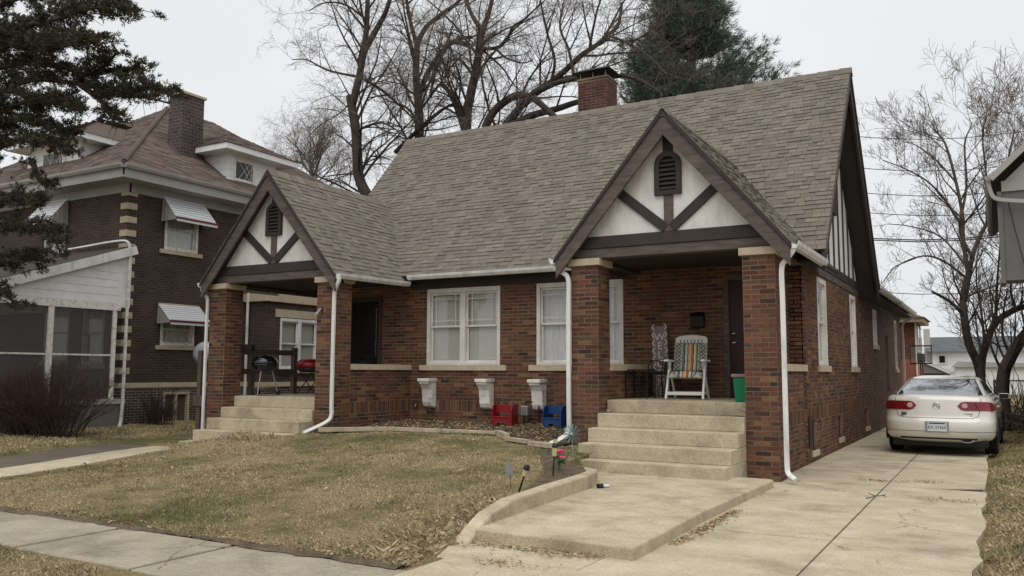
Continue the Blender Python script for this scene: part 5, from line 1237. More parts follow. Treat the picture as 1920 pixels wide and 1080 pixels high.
MB().box(-5.5, -2.65, 55, 62, -.3, 1.5).build('wall', 'grey_panel', gg)
MB().prism([(-5.9, 54.6, 1.45), (-2.4, 54.6, 1.45), (-3.9, 54.6, 2.2)], (0, 8, 0)).build('roof', 'grey_panel', gg)
MB().bar((-3.9, 54.55, 2.22), (-2.35, 54.55, 1.47), .1, .12).build('trim', 'white_paint', gg)
# basketball hoop
hp = thing('basketball_hoop', 'basketball backboard on a pole beyond the parked car', 'basketball hoop', (-2.52, 36, -.05)); hp.scale = (.62, .66, .92)
def hp_(mb, n, m_): return part(mb, n, m_, hp)
m = MB()
for a, b, c, d in ((-.62, .62, 2.02, 2.07), (-.62, .62, 2.75, 2.80), (-.62, -.57, 2.07, 2.75), (.57, .62, 2.07, 2.75)): m.box(a, b, -.03, .0, c, d)
hp_(m, 'backboard_frame', 'black_metal'); hp_(MB().box(-.57, .57, -.018, -.012, 2.07, 2.75), 'backboard', 'clear_board'); hp_(MB().box(-.22, .22, .0, .1, 2.08, 2.45), 'bracket', 'black_metal')
for x in (-.05, .06): hp_(MB().box(x-.03, x+.03, .1, .16, 0, 2.2), 'pole', 'black_metal')
hp_(MB().tube([(.22*math.cos(q), -.27+.22*math.sin(q), 2.2) for q in np.linspace(0, 6.28, 18)], .01, 6), 'rim', 'red_enamel')
# chain-link fence on the right
fe = thing('chain_link_fence', 'grey chain link fence under the trees at right', 'fence', (1.5, 29, .03))
for i in range(4): part(MB().tube([(-1.6+i*1.6, 0, -.2), (-1.6+i*1.6, 0, 1.25)], .03, 8), 'post', 'galv', fe)
part(MB().tube([(-1.6, 0, 1.22), (3.2, 0, 1.22)], .022, 8), 'top_rail', 'galv', fe)
m = MB()
for k in range(70):
    x = -1.6+k*.09; m.tube([(x, 0, .0), (min(3.2, x+1.2), 0, min(1.2, 3.2-x))], .003, 3, cap=False) if x < 3.1 else None
    m.tube([(x, 0, 1.2), (min(3.2, x+1.2), 0, max(0, 1.2-(3.2-x)))], .003, 3, cap=False) if x < 3.1 else None
part(m, 'mesh', 'galv', fe)
# overhead wires
for i, (yl, yr) in enumerate(((248, 236), (306, 298), (352, 345), (388, 384), (437, 424), (440, 428), (536, 530))):
    a = at(1560, yl+4, Y=52+i*.3); b = at(1990, yr, Y=52+i*.3); d = b-a
    p = [a-d*2.0+Vector((0, 0, .8))]+[a+d*t-Vector((0, 0, .5*math.sin(math.pi*min(1, max(0, t))))) for t in np.linspace(0, 1, 6)]+[b+d*1.2]
    o = MB().tube(p, .022 if i not in (4, 5) else .035, 5).build('overhead_wire', 'cable')
    tag(o, ['topmost thin overhead wire beside the bare tree', 'second overhead wire from the top at right', 'third overhead wire from the top at right', 'fourth overhead wire from the top at right', 'upper of the two thick overhead cables', 'lower of the two thick overhead cables', 'lowest overhead wire above the far house'][i], 'wire', 'overhead wires')
# ================================================================ PARKED SEDAN
car = thing('parked_car', 'pale champagne sedan parked on the driveway, seen from behind', 'car', (-1.02, 17.7, ZD), R(-1.6)); car.scale = (1.03, 1.03, .97)
NP_ = 3.3
RB = [(.26, .22, .80), (.32, .10, .87), (.39, .035, .90), (.50, .0, .915), (.62, .004, .922), (.685, .02, .925), (.72, .055, .922), (.80, .065, .922), (.92, .085, .915), (1.04, .105, .90), (1.10, .115, .875), (1.13, .15, .85), (1.15, .26, .80), (1.158, .45, .70)]
def ring_at(z):
    for a, b in zip(RB[:-1], RB[1:]):
        if a[0] <= z <= b[0]:
            t = (z-a[0])/(b[0]-a[0]); return [a[i]+(b[i]-a[i])*t for i in range(3)]
    return RB[-1]
def rear_pt(z, th, off=0):
    """point on the rear/side outline, th -90..90 degrees across the back"""
    _, y0, w_ = ring_at(z); s, c = math.sin(R(th)), math.cos(R(th)); d = .72
    e = 2/NP_; x = (w_+off)*math.copysign(abs(s)**e, s); y = y0-off+(d+off)*(1-abs(c)**e); return Vector((x, y, z))
def th_for_x(z, x): _, y0, w_ = ring_at(z); return math.degrees(math.asin(min(1, max(-1, math.copysign((abs(x)/w_)**(NP_/2), x)))))
ths = [-90+180*i/60 for i in range(61)]
m = MB(); rows = []
for z, y0, w_ in RB:
    L = 5.0-max(0, z-.6)*.5 if z < 1.1 else 4.55-max(0, z-1.1)*3
    row = [rear_pt(z, t) for t in ths]
    side = [(w_, y) for y in np.linspace(1.0, L-.9, 14)]
    zf = z if z < .9 else .9+(z-.9)*.35
    def hz(y): return z if y < 3.2 else z+(zf-z)*min(1, (y-3.2)/.8)
    row += [Vector((x, y, hz(y))) for x, y in side]
    row += [Vector((w_*math.copysign(abs(math.cos(R(q)))**.6, math.cos(R(q))), L-.9+.9*abs(math.sin(R(q)))**.6, zf)) for q in np.linspace(8, 172, 20)]
    row += [Vector((-x, y, hz(y))) for x, y in reversed(side)]
    rows.append(row)
n = len(rows[0])
for r_ in rows: assert len(r_) == n
vs_ = [p for r_ in rows for p in r_]
fs_ = [(i*n+j, i*n+(j+1) % n, (i+1)*n+(j+1) % n, (i+1)*n+j) for i in range(len(rows)-1) for j in range(n)]
fs_ += [tuple(range((len(rows)-1)*n, len(rows)*n)), tuple(reversed(range(n)))]
m.add(vs_, fs_); body = part(m, 'body', 'car_paint', car, smooth=True)
# cabin
RC = [(1.08, .62, 4.05, .80), (1.13, .70, 3.9, .775), (1.22, .88, 3.62, .735), (1.33, 1.16, 3.25, .685), (1.42, 1.45, 2.95, .64), (1.48, 1.75, 2.7, .595), (1.515, 2.0, 2.55, .53), (1.53, 2.12, 2.45, .40)]
def cab(z):
    for a, b in zip(RC[:-1], RC[1:]):
        if a[0] <= z <= b[0]: t = (z-a[0])/(b[0]-a[0]); return [a[i]+(b[i]-a[i])*t for i in range(4)]
    return RC[-1]
def cab_pt(z, th, off=0):
    _, yr, yf, w_ = cab(z); s, c = math.sin(R(th)), math.cos(R(th)); e = 2/6.5; d = .32
    return Vector(((w_+off)*math.copysign(abs(s)**e, s), yr-off*.7+d*(1-abs(c)**e), z+off*.7))
m = MB(); rows = []
for z, yr, yf, w_ in RC:
    row = [cab_pt(z, t) for t in ths]+[Vector((w_, y, z)) for y in np.linspace(yr+.4, yf-.2, 6)]+[Vector((w_*math.cos(R(q)), yf-.2+.25*math.sin(R(q))**.5, z)) for q in np.linspace(5, 175, 16)]+[Vector((-w_, y, z)) for y in np.linspace(yf-.2, yr+.4, 6)]
    rows.append(row)
n = len(rows[0]); vs_ = [p for r_ in rows for p in r_]; fs_ = [(i*n+j, i*n+(j+1) % n, (i+1)*n+(j+1) % n, (i+1)*n+j) for i in range(len(rows)-1) for j in range(n)]+[tuple(range((len(rows)-1)*n, len(rows)*n))]
m.add(vs_, fs_); part(m, 'roof', 'car_paint', car, smooth=True)
def patch(f, nu, nv, name, m_, parent=car, smooth=True):
    m = MB(); m.add([f(i/nu, j/nv) for j in range(nv+1) for i in range(nu+1)], [(j*(nu+1)+i, j*(nu+1)+i+1, (j+1)*(nu+1)+i+1, (j+1)*(nu+1)+i) for j in range(nv) for i in range(nu)])
    return part(m, name, m_, parent, smooth=smooth)
def wx(z, x): _, yr, yf, w_ = cab(z); return math.degrees(math.asin(min(1, max(-1, math.copysign((abs(x)/w_)**(6.5/2), x)))))
def rw(u, v, off, g):
    z = 1.135+.305*v+g*(v-.5)*2; hwid = (.715-.175*v)+g; return cab_pt(z, wx(z, (u*2-1)*min(hwid, cab(z)[3]*.985)), off)
patch(lambda u, v: rw(u, v, .004, .018), 20, 8, 'window_seal', 'car_trim')
patch(lambda u, v: rw(u, v, .007, 0), 20, 8, 'rear_window', 'car_glass')
for s in (-1, 1):
    patch(lambda u, v: Vector((s*(cab(1.15+.27*v)[3]+.006), (1.25+.5*v)+(2.35-.75*v)*u, 1.15+.27*v)), 8, 4, 'side_window', 'car_glass')
# tail lamps wrapping round the corners
def tl(s, u, v, off):
    x0 = .33; h = .083*(math.sqrt(max(0, 1-(1-u/.12)**2)) if u < .12 else 1)*(1-.55*max(0, (u-.75)/.25)**1.5)
    zc = .955-.03*max(0, (u-.6)/.4); z = zc+(v*2-1)*h; t0 = th_for_x(z, x0); return rear_pt(z, s*(t0+(80-t0)*u), off)
for s in (-1, 1):
    lamp = patch(lambda u, v: tl(s, u if s > 0 else 1-u, v, .012), 26, 6, 'tail_light', 'tail_red')
    c = rear_pt(.957, s*th_for_x(.957, .44), .016); part(MB().lathe(c, [(.0, 0), (.05, 0), (.042, .008), (0, .009)], 16, axis=(s*.06, -1, .08)), 'reverse_lens', 'lens_clear', lamp)
    p = [rear_pt(.885+.14*k/6, s*th_for_x(.885+.14*k/6, .66-.012*k), .015) for k in range(7)]; part(MB().tube(p, .006, 4), 'lamp_seam', 'maroon', lamp)
# trunk seams
def seam(pts, name='trunk_seam', r_=.0045): part(MB().tube(pts, r_, 5), name, 'car_trim', car)
zs_ = [1.10-.38*k/10 for k in range(11)]
for s in (-1, 1): seam([rear_pt(z, s*th_for_x(z, .70-.06*((1.10-z)/.38)**2-(.10*max(0, (.76-z)/.04))), .001) for z in zs_])
seam([rear_pt(.722, th_for_x(.722, -.54+1.08*k/20), .001) for k in range(21)])
seam([rear_pt(.335, th_for_x(.335, -.62+1.24*k/20), .004) for k in range(21)], 'bumper_edge', .02)
seam([rear_pt(.47, -88+176*k/40, -.003) for k in range(41)], 'bumper_crease', .006)
# emblem: ring with three shields
ey = rear_pt(.955, 0).y-.012
em = part(MB().tube([(.058*math.cos(q), ey, .955+.058*math.sin(q)) for q in np.linspace(0, 2*math.pi, 25)], .008, 6), 'emblem', 'chrome', car, smooth=True)
for k, (x, z) in enumerate(((-.024, .972), (.0, .955), (.024, .938))):
    part(MB().prism([(x-.013, ey-.004, z+.018), (x+.013, ey-.004, z+.018), (x+.013, ey-.004, z-.004), (x, ey-.004, z-.02), (x-.013, ey-.004, z-.004)][::-1], (0, .01, 0)), 'shield', 'chrome', em)
# licence plate
pl_y = rear_pt(.55, 0).y-.012
pm = part(MB().box(-.19, .19, pl_y-.006, pl_y+.02, .455, .66), 'plate_holder', 'galv', car, bevel=.006)
part(MB().box(-.155, .155, pl_y-.011, pl_y-.006, .475, .638), 'licence_plate', 'plate_white', pm)
part(MB().box(-.13, .13, pl_y-.0125, pl_y-.011, .612, .632), 'plate_header', 'ink', pm)
text('EX 27365', .074, (0, pl_y-.0125, .545), (R(90), 0, 0), 'ink', pm, 'plate_number', .001)
t = text('LUCERNE', .034, (.50, rear_pt(.80, th_for_x(.80, .5), .004).y, .805), (R(90), 0, R(7)), 'car_trim', body, 'badge_lettering', .001)
text('CXL', .024, (.545, rear_pt(.775, th_for_x(.775, .545), .004).y, .772), (R(90), 0, R(7)), 'car_trim', body, 'badge_lettering', .001)
for z, w_ in ((.815, .075), (.795, .06), (.772, .078)):
    y = rear_pt(z, th_for_x(z, -.52), .003).y; part(MB().box(-.52-w_, -.52+w_, y-.002, y+.02, z-.006, z+.006), 'dealer_badge', 'car_trim', body)
# underside, exhaust, wheels, mirrors
part(MB().box(-.78, .78, .25, 4.6, .16, .30), 'underbody', 'car_trim', car, bevel=.03)
def oval(rx, rz, y): return [(.46+rx*math.cos(q), y, .318+rz*math.sin(q)) for q in np.linspace(0, 2*math.pi, 21)[:-1]]
ex = part(MB().prism(oval(.115, .058, .12)[::-1], (0, .2, 0)), 'exhaust', 'galv', car); part(MB().prism(oval(.085, .036, .114)[::-1], (0, .004, 0)), 'exhaust_opening', 'car_trim', ex)
for y in (1.08, 3.98):
    for s in (-1, 1):
        x = s*.80
        wh_ = part(MB().lathe((x-s*.11, y, .335), [(.0, 0), (.21, 0), (.30, .0), (.335, .03), (.335, .2), (.30, .225), (.22, .225)], 28, axis=(s, 0, 0)), 'tyre', 'rubber', car, smooth=True)
        part(MB().lathe((x+s*.09, y, .335), [(0, .02), (.05, .025), (.2, .005), (.225, .028), (.225, .0), (0, 0)], 20, axis=(s, 0, 0)), 'rim', 'galv', wh_)
        part(MB().tube([(s*.918, y+.37*math.cos(q), .335+.37*math.sin(q)) for q in np.linspace(-.2, math.pi+.2, 14)], .03, 6), 'wheel_arch', 'car_trim', car)
for s in (-1, 1):
    mr = part(MB().hexa([(s*.99-.10, 3.22, 1.02), (s*.99+.10, 3.22, 1.02), (s*.99+.09, 3.32, 1.03), (s*.99-.09, 3.32, 1.03), (s*.99-.10, 3.22, 1.15), (s*.99+.10, 3.22, 1.15), (s*.99+.08, 3.32, 1.13), (s*.99-.08, 3.32, 1.13)]), 'mirror', 'car_paint', car, bevel=.025)
    part(MB().box(s*.99-.085, s*.99+.085, 3.213, 3.219, 1.035, 1.135), 'mirror_glass', 'car_trim', mr)
    part(MB().bar((s*.80, 3.27, 1.05), (s*.92, 3.27, 1.06), .06, .04), 'mirror_arm', 'car_paint', mr)
    part(MB().box(s*.922-.012, s*.922+.012, 2.0, 2.18, .88, .91), 'door_handle', 'chrome', car, bevel=.006)
# ================================================================ TREES AND SHRUBS
def grow(limbs, seed, levels=3, droop=.0, dens=1.0, spread=1.0, tipr=.0045, upb=.25, ln=1.0, rs=1.2):
    """limbs: [(points, r0, r1)] -> list of (polyline, radii); side branches all along, then twigs on those"""
    g = random.Random(seed); out = []
    def rv(): v = Vector((g.gauss(0, 1), g.gauss(0, 1), g.gauss(0, 1))); return v.normalized()
    def walk(p, d, L, r, lev):
        n = 5 if lev < 2 else 4; pts = [p]; rad = [r]; st = L/n; dd = d.normalized(); bend = rv()*.25
        for i in range(n):
            dd = (dd+bend*.35+rv()*.16+Vector((0, 0, upb*.12 if lev < 2 else -droop*.25))).normalized(); p = p+dd*st; pts.append(p); rad.append(max(tipr, r*(1-(i+1)/n*.75)))
        out.append((pts, rad))
        if lev < levels: side(pts, rad, L, lev+1)
    def side(pts, rad, L, lev):
        base = {1: 3.6, 2: 4.2, 3: 4.6, 4: 4.4}.get(lev, 3)*dens
        k = max(1, int(base*(L**.55)+g.random()))
        for _ in range(k):
            t = g.uniform(.18, 1.0)*(len(pts)-1); i = min(int(t), len(pts)-2); f = t-i; p = pts[i].lerp(pts[i+1], f); r = rad[i]+(rad[i+1]-rad[i])*f
            ax = (pts[i+1]-pts[i]).normalized(); o = rv(); o = (o-ax*o.dot(ax)).normalized(); a = g.uniform(.5, 1.1)*spread
            d = ax*math.cos(a)+o*math.sin(a); d.z += upb
            l = L*g.uniform(.32, .62)*ln; l = min(l, {1: 4.2, 2: 2.2, 3: 1.15, 4: .6}[lev])
            walk(p, d, max(.25, l), min(r*.6, .008+.013*l), lev)
    for P, r0, r1 in limbs:
        pts = bez(P, 4); n = len(pts); rad = [rs*(r0+(r1-r0)*(i/(n-1))) for i in range(n)]
        out.append((pts, rad, 1)); L = sum((pts[i+1]-pts[i]).length for i in range(n-1)); side(pts, rad, min(L, 9)*1.0, 1)
    return out
def fast_tubes(name, polys, m_, parent, nside=3):
    Vs, Fs = [], []; o = 0
    for pts, rad in polys:
        P = np.array([tuple(p) for p in pts]); k = len(P); T = np.gradient(P, axis=0); T /= (np.linalg.norm(T, axis=1, keepdims=True)+1e-9)
        ref = np.array([.3, .5, .81]) if abs(T[0] @ np.array([.3, .5, .81])) < .9 else np.array([1., 0, 0])
        A = np.cross(T, ref); A /= (np.linalg.norm(A, axis=1, keepdims=True)+1e-9); B = np.cross(T, A); q = np.arange(nside)*2*math.pi/nside
        rr = np.array(rad)[:, None, None]
        V = P[:, None, :]+(A[:, None, :]*np.cos(q)[None, :, None]+B[:, None, :]*np.sin(q)[None, :, None])*rr
        Vs.append(V.reshape(-1, 3)); i = np.arange(k-1)[:, None]*nside; j = np.arange(nside)[None, :]; j2 = (j+1) % nside
        Fs.append(np.stack([i+j, i+j2, i+nside+j2, i+nside+j], -1).reshape(-1, 4)+o); o += k*nside
    return npmesh(name, np.concatenate(Vs), np.concatenate(Fs), m_, parent, smooth=True)
def bare_tree(label, base, limbs, seed, group=None, bark='bark_dark', twig='twig', **kw):
    t = thing('bare_tree', label, 'tree', base, 0, group)
    pol = grow(limbs, seed, **kw); tr = [(p[0], p[1]) for p in pol if len(p) == 3]; tw_ = [p for p in pol if len(p) == 2]
    fast_tubes('trunk', tr, bark, t, 9)
    big = [p for p in tw_ if p[1][0] > .022]; small = [p for p in tw_ if p[1][0] <= .022]
    if big: fast_tubes('branches', big, bark, t, 5)
    if small: stuff(fast_tubes('twigs', small, twig, t, 3))
    return t
def tr(l, Y, r0, r1, dy=0):
    n = len(l); return ([at(x, y, Y=Y+dy*i/(n-1)) for i, (x, y) in enumerate(l)], r0, r1)
Y = 27
A = [([at(700, 420, Y=Y)-Vector((0, 0, 5.5)), at(696, 400, Y=Y)]+[at(x, y, Y=Y) for x, y in ((690, 370), (673, 330), (668, 250), (660, 200), (657, 180))], 0.220, 0.150),
     tr([(660, 200), (672, 150), (683, 92), (688, 40), (690, -20), (692, -90)], Y, 0.143, 0.060), tr([(683, 95), (704, 58), (724, 20), (738, -30), (745, -90)], Y, 0.121, 0.050, 1),
     tr([(676, 145), (640, 138), (610, 130), (575, 112), (548, 112)], Y, 0.050, 0.015, -2), tr([(683, 148), (720, 172), (755, 203), (785, 232)], Y, 0.066, 0.025, 1.5), tr([(668, 245), (716, 230), (758, 255)], Y, 0.055, 0.020, -1),
     tr([(672, 325), (630, 328), (585, 335)], Y, 0.039, 0.013, 2), tr([(672, 290), (700, 260), (740, 240)], Y, 0.039, 0.015, 2), tr([(690, 40), (650, 10), (610, 5), (580, 20)], Y, 0.044, 0.015, -2), tr([(664, 180), (640, 210), (600, 235), (575, 260)], Y, 0.033, 0.010, 2)]
bare_tree('tall bare tree with forked trunk left of the big roof', tuple(A[0][0][0]), A, 3, 'bare trees behind the bungalow', droop=.5, levels=4, dens=.9)
Y = 29
Bt = [([at(787, 275, Y=Y)-Vector((0, 0, 8)), at(786, 275, Y=Y)]+[at(x, y, Y=Y) for x, y in ((785, 200), (780, 140), (782, 85))], 0.198, 0.110), tr([(782, 85), (772, 50), (764, 10), (758, -60)], Y, 0.088, 0.040), tr([(782, 85), (798, 52), (828, 26), (862, 0), (890, -50)], Y, 0.099, 0.040, 1),
      tr([(787, 180), (800, 140), (828, 98), (858, 74), (885, 70)], Y, 0.110, 0.060, -1), tr([(742, 285), (790, 238), (832, 204), (862, 190)], Y, 0.088, 0.035, -2), tr([(786, 230), (760, 200), (730, 190), (700, 175)], Y, 0.050, 0.015, 1)]
bare_tree('bare tree with arching limbs behind the left end of the roof ridge', tuple(Bt[0][0][0]), Bt, 5, 'bare trees behind the bungalow', droop=.5, levels=4, dens=.9)
Y = 28
Ct = [([at(874, 250, Y=Y)-Vector((0, 0, 8)), at(874, 250, Y=Y)]+[at(x, y, Y=Y) for x, y in ((880, 190), (893, 130), (900, 80))], 0.187, 0.130), tr([(900, 80), (908, 50), (920, 12), (930, -40)], Y, 0.121, 0.050), tr([(904, 56), (886, 30), (874, 0), (868, -40)], Y, 0.088, 0.040, 1),
      tr([(904, 84), (916, 72), (929, 61)], Y, 0.077, 0.045), tr([(904, 92), (932, 89), (950, 75), (962, 50), (985, 35), (1012, 8)], Y, 0.066, 0.020, -1), tr([(906, 95), (926, 112), (946, 132), (966, 162), (988, 176)], Y, 0.044, 0.015, 1),
      tr([(886, 88), (852, 78), (836, 90), (820, 122), (806, 180)], Y, 0.094, 0.040, -1.5), tr([(886, 140), (862, 112), (840, 118), (826, 150)], Y, 0.055, 0.025, 1), tr([(872, 245), (858, 205), (842, 172), (826, 158)], Y, 0.132, 0.060, 1), tr([(930, 91), (948, 108), (980, 118), (1000, 112)], Y, 0.039, 0.015)]
bare_tree('bare tree with a snapped limb left of the chimney', tuple(Ct[0][0][0]), Ct, 8, 'bare trees behind the bungalow', droop=.4, levels=4, dens=.9)
Y = 26.5
Dt = [([at(925, 290, Y=Y)-Vector((0, 0, 6)), at(928, 275, Y=Y), at(935, 250, Y=Y)], 0.220, 0.170), tr([(930, 270), (910, 245), (924, 212), (950, 188), (976, 178), (1002, 186), (1026, 206), (1042, 220)], Y, 0.149, 0.080, -.5), tr([(935, 255), (946, 238), (972, 205), (1000, 176), (1030, 156), (1062, 130), (1092, 102), (1116, 86), (1142, 64), (1160, 45), (1166, 5)], Y, 0.143, 0.040, 1),
      tr([(1000, 176), (1042, 156), (1088, 147), (1130, 150)], Y, 0.099, 0.060), tr([(940, 262), (960, 236), (1000, 216), (1042, 205), (1088, 190), (1150, 180)], Y, 0.143, 0.070, 1), tr([(1034, 150), (1040, 112), (1026, 62), (1014, 5), (1008, -40)], Y, 0.050, 0.020, -1), tr([(1076, 142), (1066, 92), (1050, 52), (1056, 5)], Y, 0.055, 0.020, 1), tr([(1110, 88), (1100, 50), (1092, 5)], Y, 0.033, 0.015, -1), tr([(1140, 66), (1175, 80), (1215, 105), (1250, 140)], Y, 0.044, 0.015, -2), tr([(1165, 140), (1200, 150), (1240, 175)], Y, 0.072, 0.030, -1)]
bare_tree('bare tree with thick leaning limbs around the chimney', tuple(Dt[0][0][0]), Dt, 12, 'bare trees behind the bungalow', droop=.4, levels=4, dens=.9)
Y = 46
Et = [([at(590, 420, Y=Y)-Vector((0, 0, 9)), at(590, 420, Y=Y), at(588, 350, Y=Y), at(580, 300, Y=Y)], 0.165, 0.080), tr([(582, 310), (560, 280), (535, 255)], Y, 0.066, 0.020), tr([(582, 310), (600, 275), (610, 240)], Y, 0.066, 0.020), tr([(588, 350), (550, 320), (525, 300)], Y, 0.055, 0.020, 2), tr([(588, 350), (625, 310), (640, 280)], Y, 0.055, 0.020, 2)]
bare_tree('small hazy bare tree beyond the neighbouring dormer', tuple(Et[0][0][0]), Et, 15, 'bare trees behind the bungalow', levels=3, dens=1.3)
Y = 27
R1 = [([at(1838, 700, Y=Y)-Vector((0, 0, 1.7)), at(1838, 700, Y=Y)]+[at(x, y, Y=Y) for x, y in ((1817, 645), (1808, 592), (1806, 556), (1816, 515))], 0.176, 0.110), tr([(1808, 592), (1782, 566), (1748, 547)], Y, 0.072, 0.045, -1), tr([(1816, 515), (1828, 465), (1850, 420), (1872, 390), (1890, 300), (1900, 200)], Y, 0.094, 0.025, .5), tr([(1816, 515), (1806, 450), (1804, 400), (1790, 330), (1772, 262), (1752, 190), (1745, 150)], Y, 0.088, 0.020), tr([(1806, 430), (1780, 385), (1745, 345), (1705, 320), (1655, 300)], Y, 0.055, 0.015, -1),
      tr([(1822, 480), (1800, 430), (1812, 350), (1808, 260), (1815, 170), (1818, 130)], Y, 0.066, 0.015, 1), tr([(1810, 520), (1770, 490), (1730, 480), (1680, 500), (1655, 530)], Y, 0.050, 0.015, -1), tr([(1812, 500), (1765, 445), (1710, 425), (1665, 420)], Y, 0.044, 0.013, 1), tr([(1850, 420), (1850, 340), (1842, 250), (1850, 150)], Y, 0.050, 0.015, -1), tr([(1795, 345), (1755, 300), (1715, 255), (1690, 235)], Y, 0.039, 0.013), tr([(1806, 560), (1840, 545), (1880, 530)], Y, 0.039, 0.015)]
low = lambda L: [([Vector((p.x, p.y, p.z if p.z < 8.0 else 8.0+(p.z-8.0)*.35)) for p in P], a, b) for P, a, b in L]
R1 = low(R1)
bare_tree('spreading bare tree behind the parked car', tuple(R1[0][0][0]), R1, 21, 'bare trees beside the driveway', levels=4, upb=.3, dens=1.1, ln=.82, rs=.75, bark='bark')
Y = 28.5
R2 = [([at(1838, 705, Y=Y)-Vector((0, 0, 1.8)), at(1840, 690, Y=Y)]+[at(x, y, Y=Y) for x, y in ((1850, 645), (1866, 606), (1900, 582), (1940, 566), (1980, 520))], 0.198, 0.120), tr([(1866, 606), (1868, 560), (1872, 500), (1880, 400), (1885, 300)], Y, 0.077, 0.020), tr([(1905, 580), (1895, 540), (1905, 480), (1915, 350), (1920, 200)], Y, 0.066, 0.020), tr([(1855, 640), (1885, 650), (1920, 640)], Y, 0.044, 0.015), tr([(1940, 566), (1930, 480), (1945, 300), (1930, 150)], Y, 0.077, 0.020)]
R2 = low(R2)
bare_tree('thick bare tree leaning right behind the car mirror', tuple(R2[0][0][0]), R2, 23, 'bare trees beside the driveway', levels=4, upb=.4, dens=.8, rs=.6, bark='bark')
Y = 26.5
R3 = [([at(1878, 722, Y=Y)-Vector((0, 0, 1.2)), at(1880, 712, Y=Y)]+[at(x, y, Y=Y) for x, y in ((1896, 668), (1918, 632), (1945, 600), (1985, 520))], 0.149, 0.090), tr([(1896, 668), (1880, 630), (1882, 580), (1890, 540)], Y, 0.039, 0.010), tr([(1880, 700), (1862, 660), (1850, 620), (1845, 580)], Y, 0.033, 0.010)]
R3 = low(R3)
bare_tree('leaning bare trunk at the right edge above the fence', tuple(R3[0][0][0]), R3, 25, 'bare trees beside the driveway', levels=4, upb=.4, bark='bark')

# white pine behind the roof
def tufts(name, centres, dirs, m_, parent, n=16, L=.20, wd=.012, spread=.9, seed=1):
    g = np.random.default_rng(seed); C = np.array(centres); D = np.array(dirs); k = len(C)
    C = np.repeat(C, n, 0); D = np.repeat(D, n, 0); v = D+g.normal(0, spread, C.shape)*.6; v /= np.linalg.norm(v, axis=1, keepdims=True)
    sdv = np.cross(v, g.normal(0, 1, v.shape)); sdv /= np.linalg.norm(sdv, axis=1, keepdims=True)
    l = L*g.uniform(.6, 1.3, (len(C), 1)); C = C+g.normal(0, L*.25, C.shape)
    V = np.stack([C-sdv*wd, C+sdv*wd, C+v*l+sdv*wd*.3, C+v*l-sdv*wd*.3], 1).reshape(-1, 3); i = np.arange(len(C))*4
    return stuff(npmesh(name, V, np.stack([i, i+1, i+2, i+3], -1), m_, parent, attr=np.repeat(g.random(k), n)*.7+g.random(len(C))*.3))
def pine():
    g = random.Random(4); Y = 33; foot = at(1296, 260, Y=Y); base = Vector((foot.x, Y, -.1)); top = 19.5
    t = thing('pine_tree', 'dark green pine tree rising behind the bungalow roof', 'tree', base)
    limbs = [([base, base+Vector((.1, 0, 6)), base+Vector((0, .1, 12)), base+Vector((.1, 0, top))], [.42, .36, .25, .05])]
    Cc, Dd = [], []
    z = 6.2
    while z < top-.2:
        R_ = 3.9*(1-max(0, (z-8.5)/(top-8.5))**1.25)*g.uniform(.8, 1.1)+.3
        if z < 8: R_ *= .85
        for k in range(6):
            a = g.uniform(0, 6.28); L = R_*g.uniform(.65, 1.12); p0 = base+Vector((0, 0, z)); pts = [p0]
            for i in range(1, 7):
                f = i/6; pts.append(p0+Vector((math.cos(a)*L*f, math.sin(a)*L*f, .55*L*f*f-.05*L*f+g.gauss(0, .05)))); 
            limbs.append((pts, [.06*(1-i/7)+.012 for i in range(7)]))
            for i in range(1, 7):
                f = i/6
                if f < .2: continue
                for j in range(int(12+7*L*f)):
                    o = Vector((g.gauss(0, .30), g.gauss(0, .30), g.gauss(0, .16)))*(.5+.6*f)*min(1.25, L/2.8+.3); c = pts[i].lerp(pts[i-1], g.random())+o
                    Cc.append(tuple(c)); d = Vector((math.cos(a), math.sin(a), .75))+o*.8; d.normalize(); Dd.append(tuple(d))
        z += g.uniform(.38, .62)
    fast_tubes('trunk', limbs, 'bark_dark', t, 6)
    tufts('crown', Cc, Dd, 'needle', t, n=15, L=.24, wd=.011, seed=2)
pine()

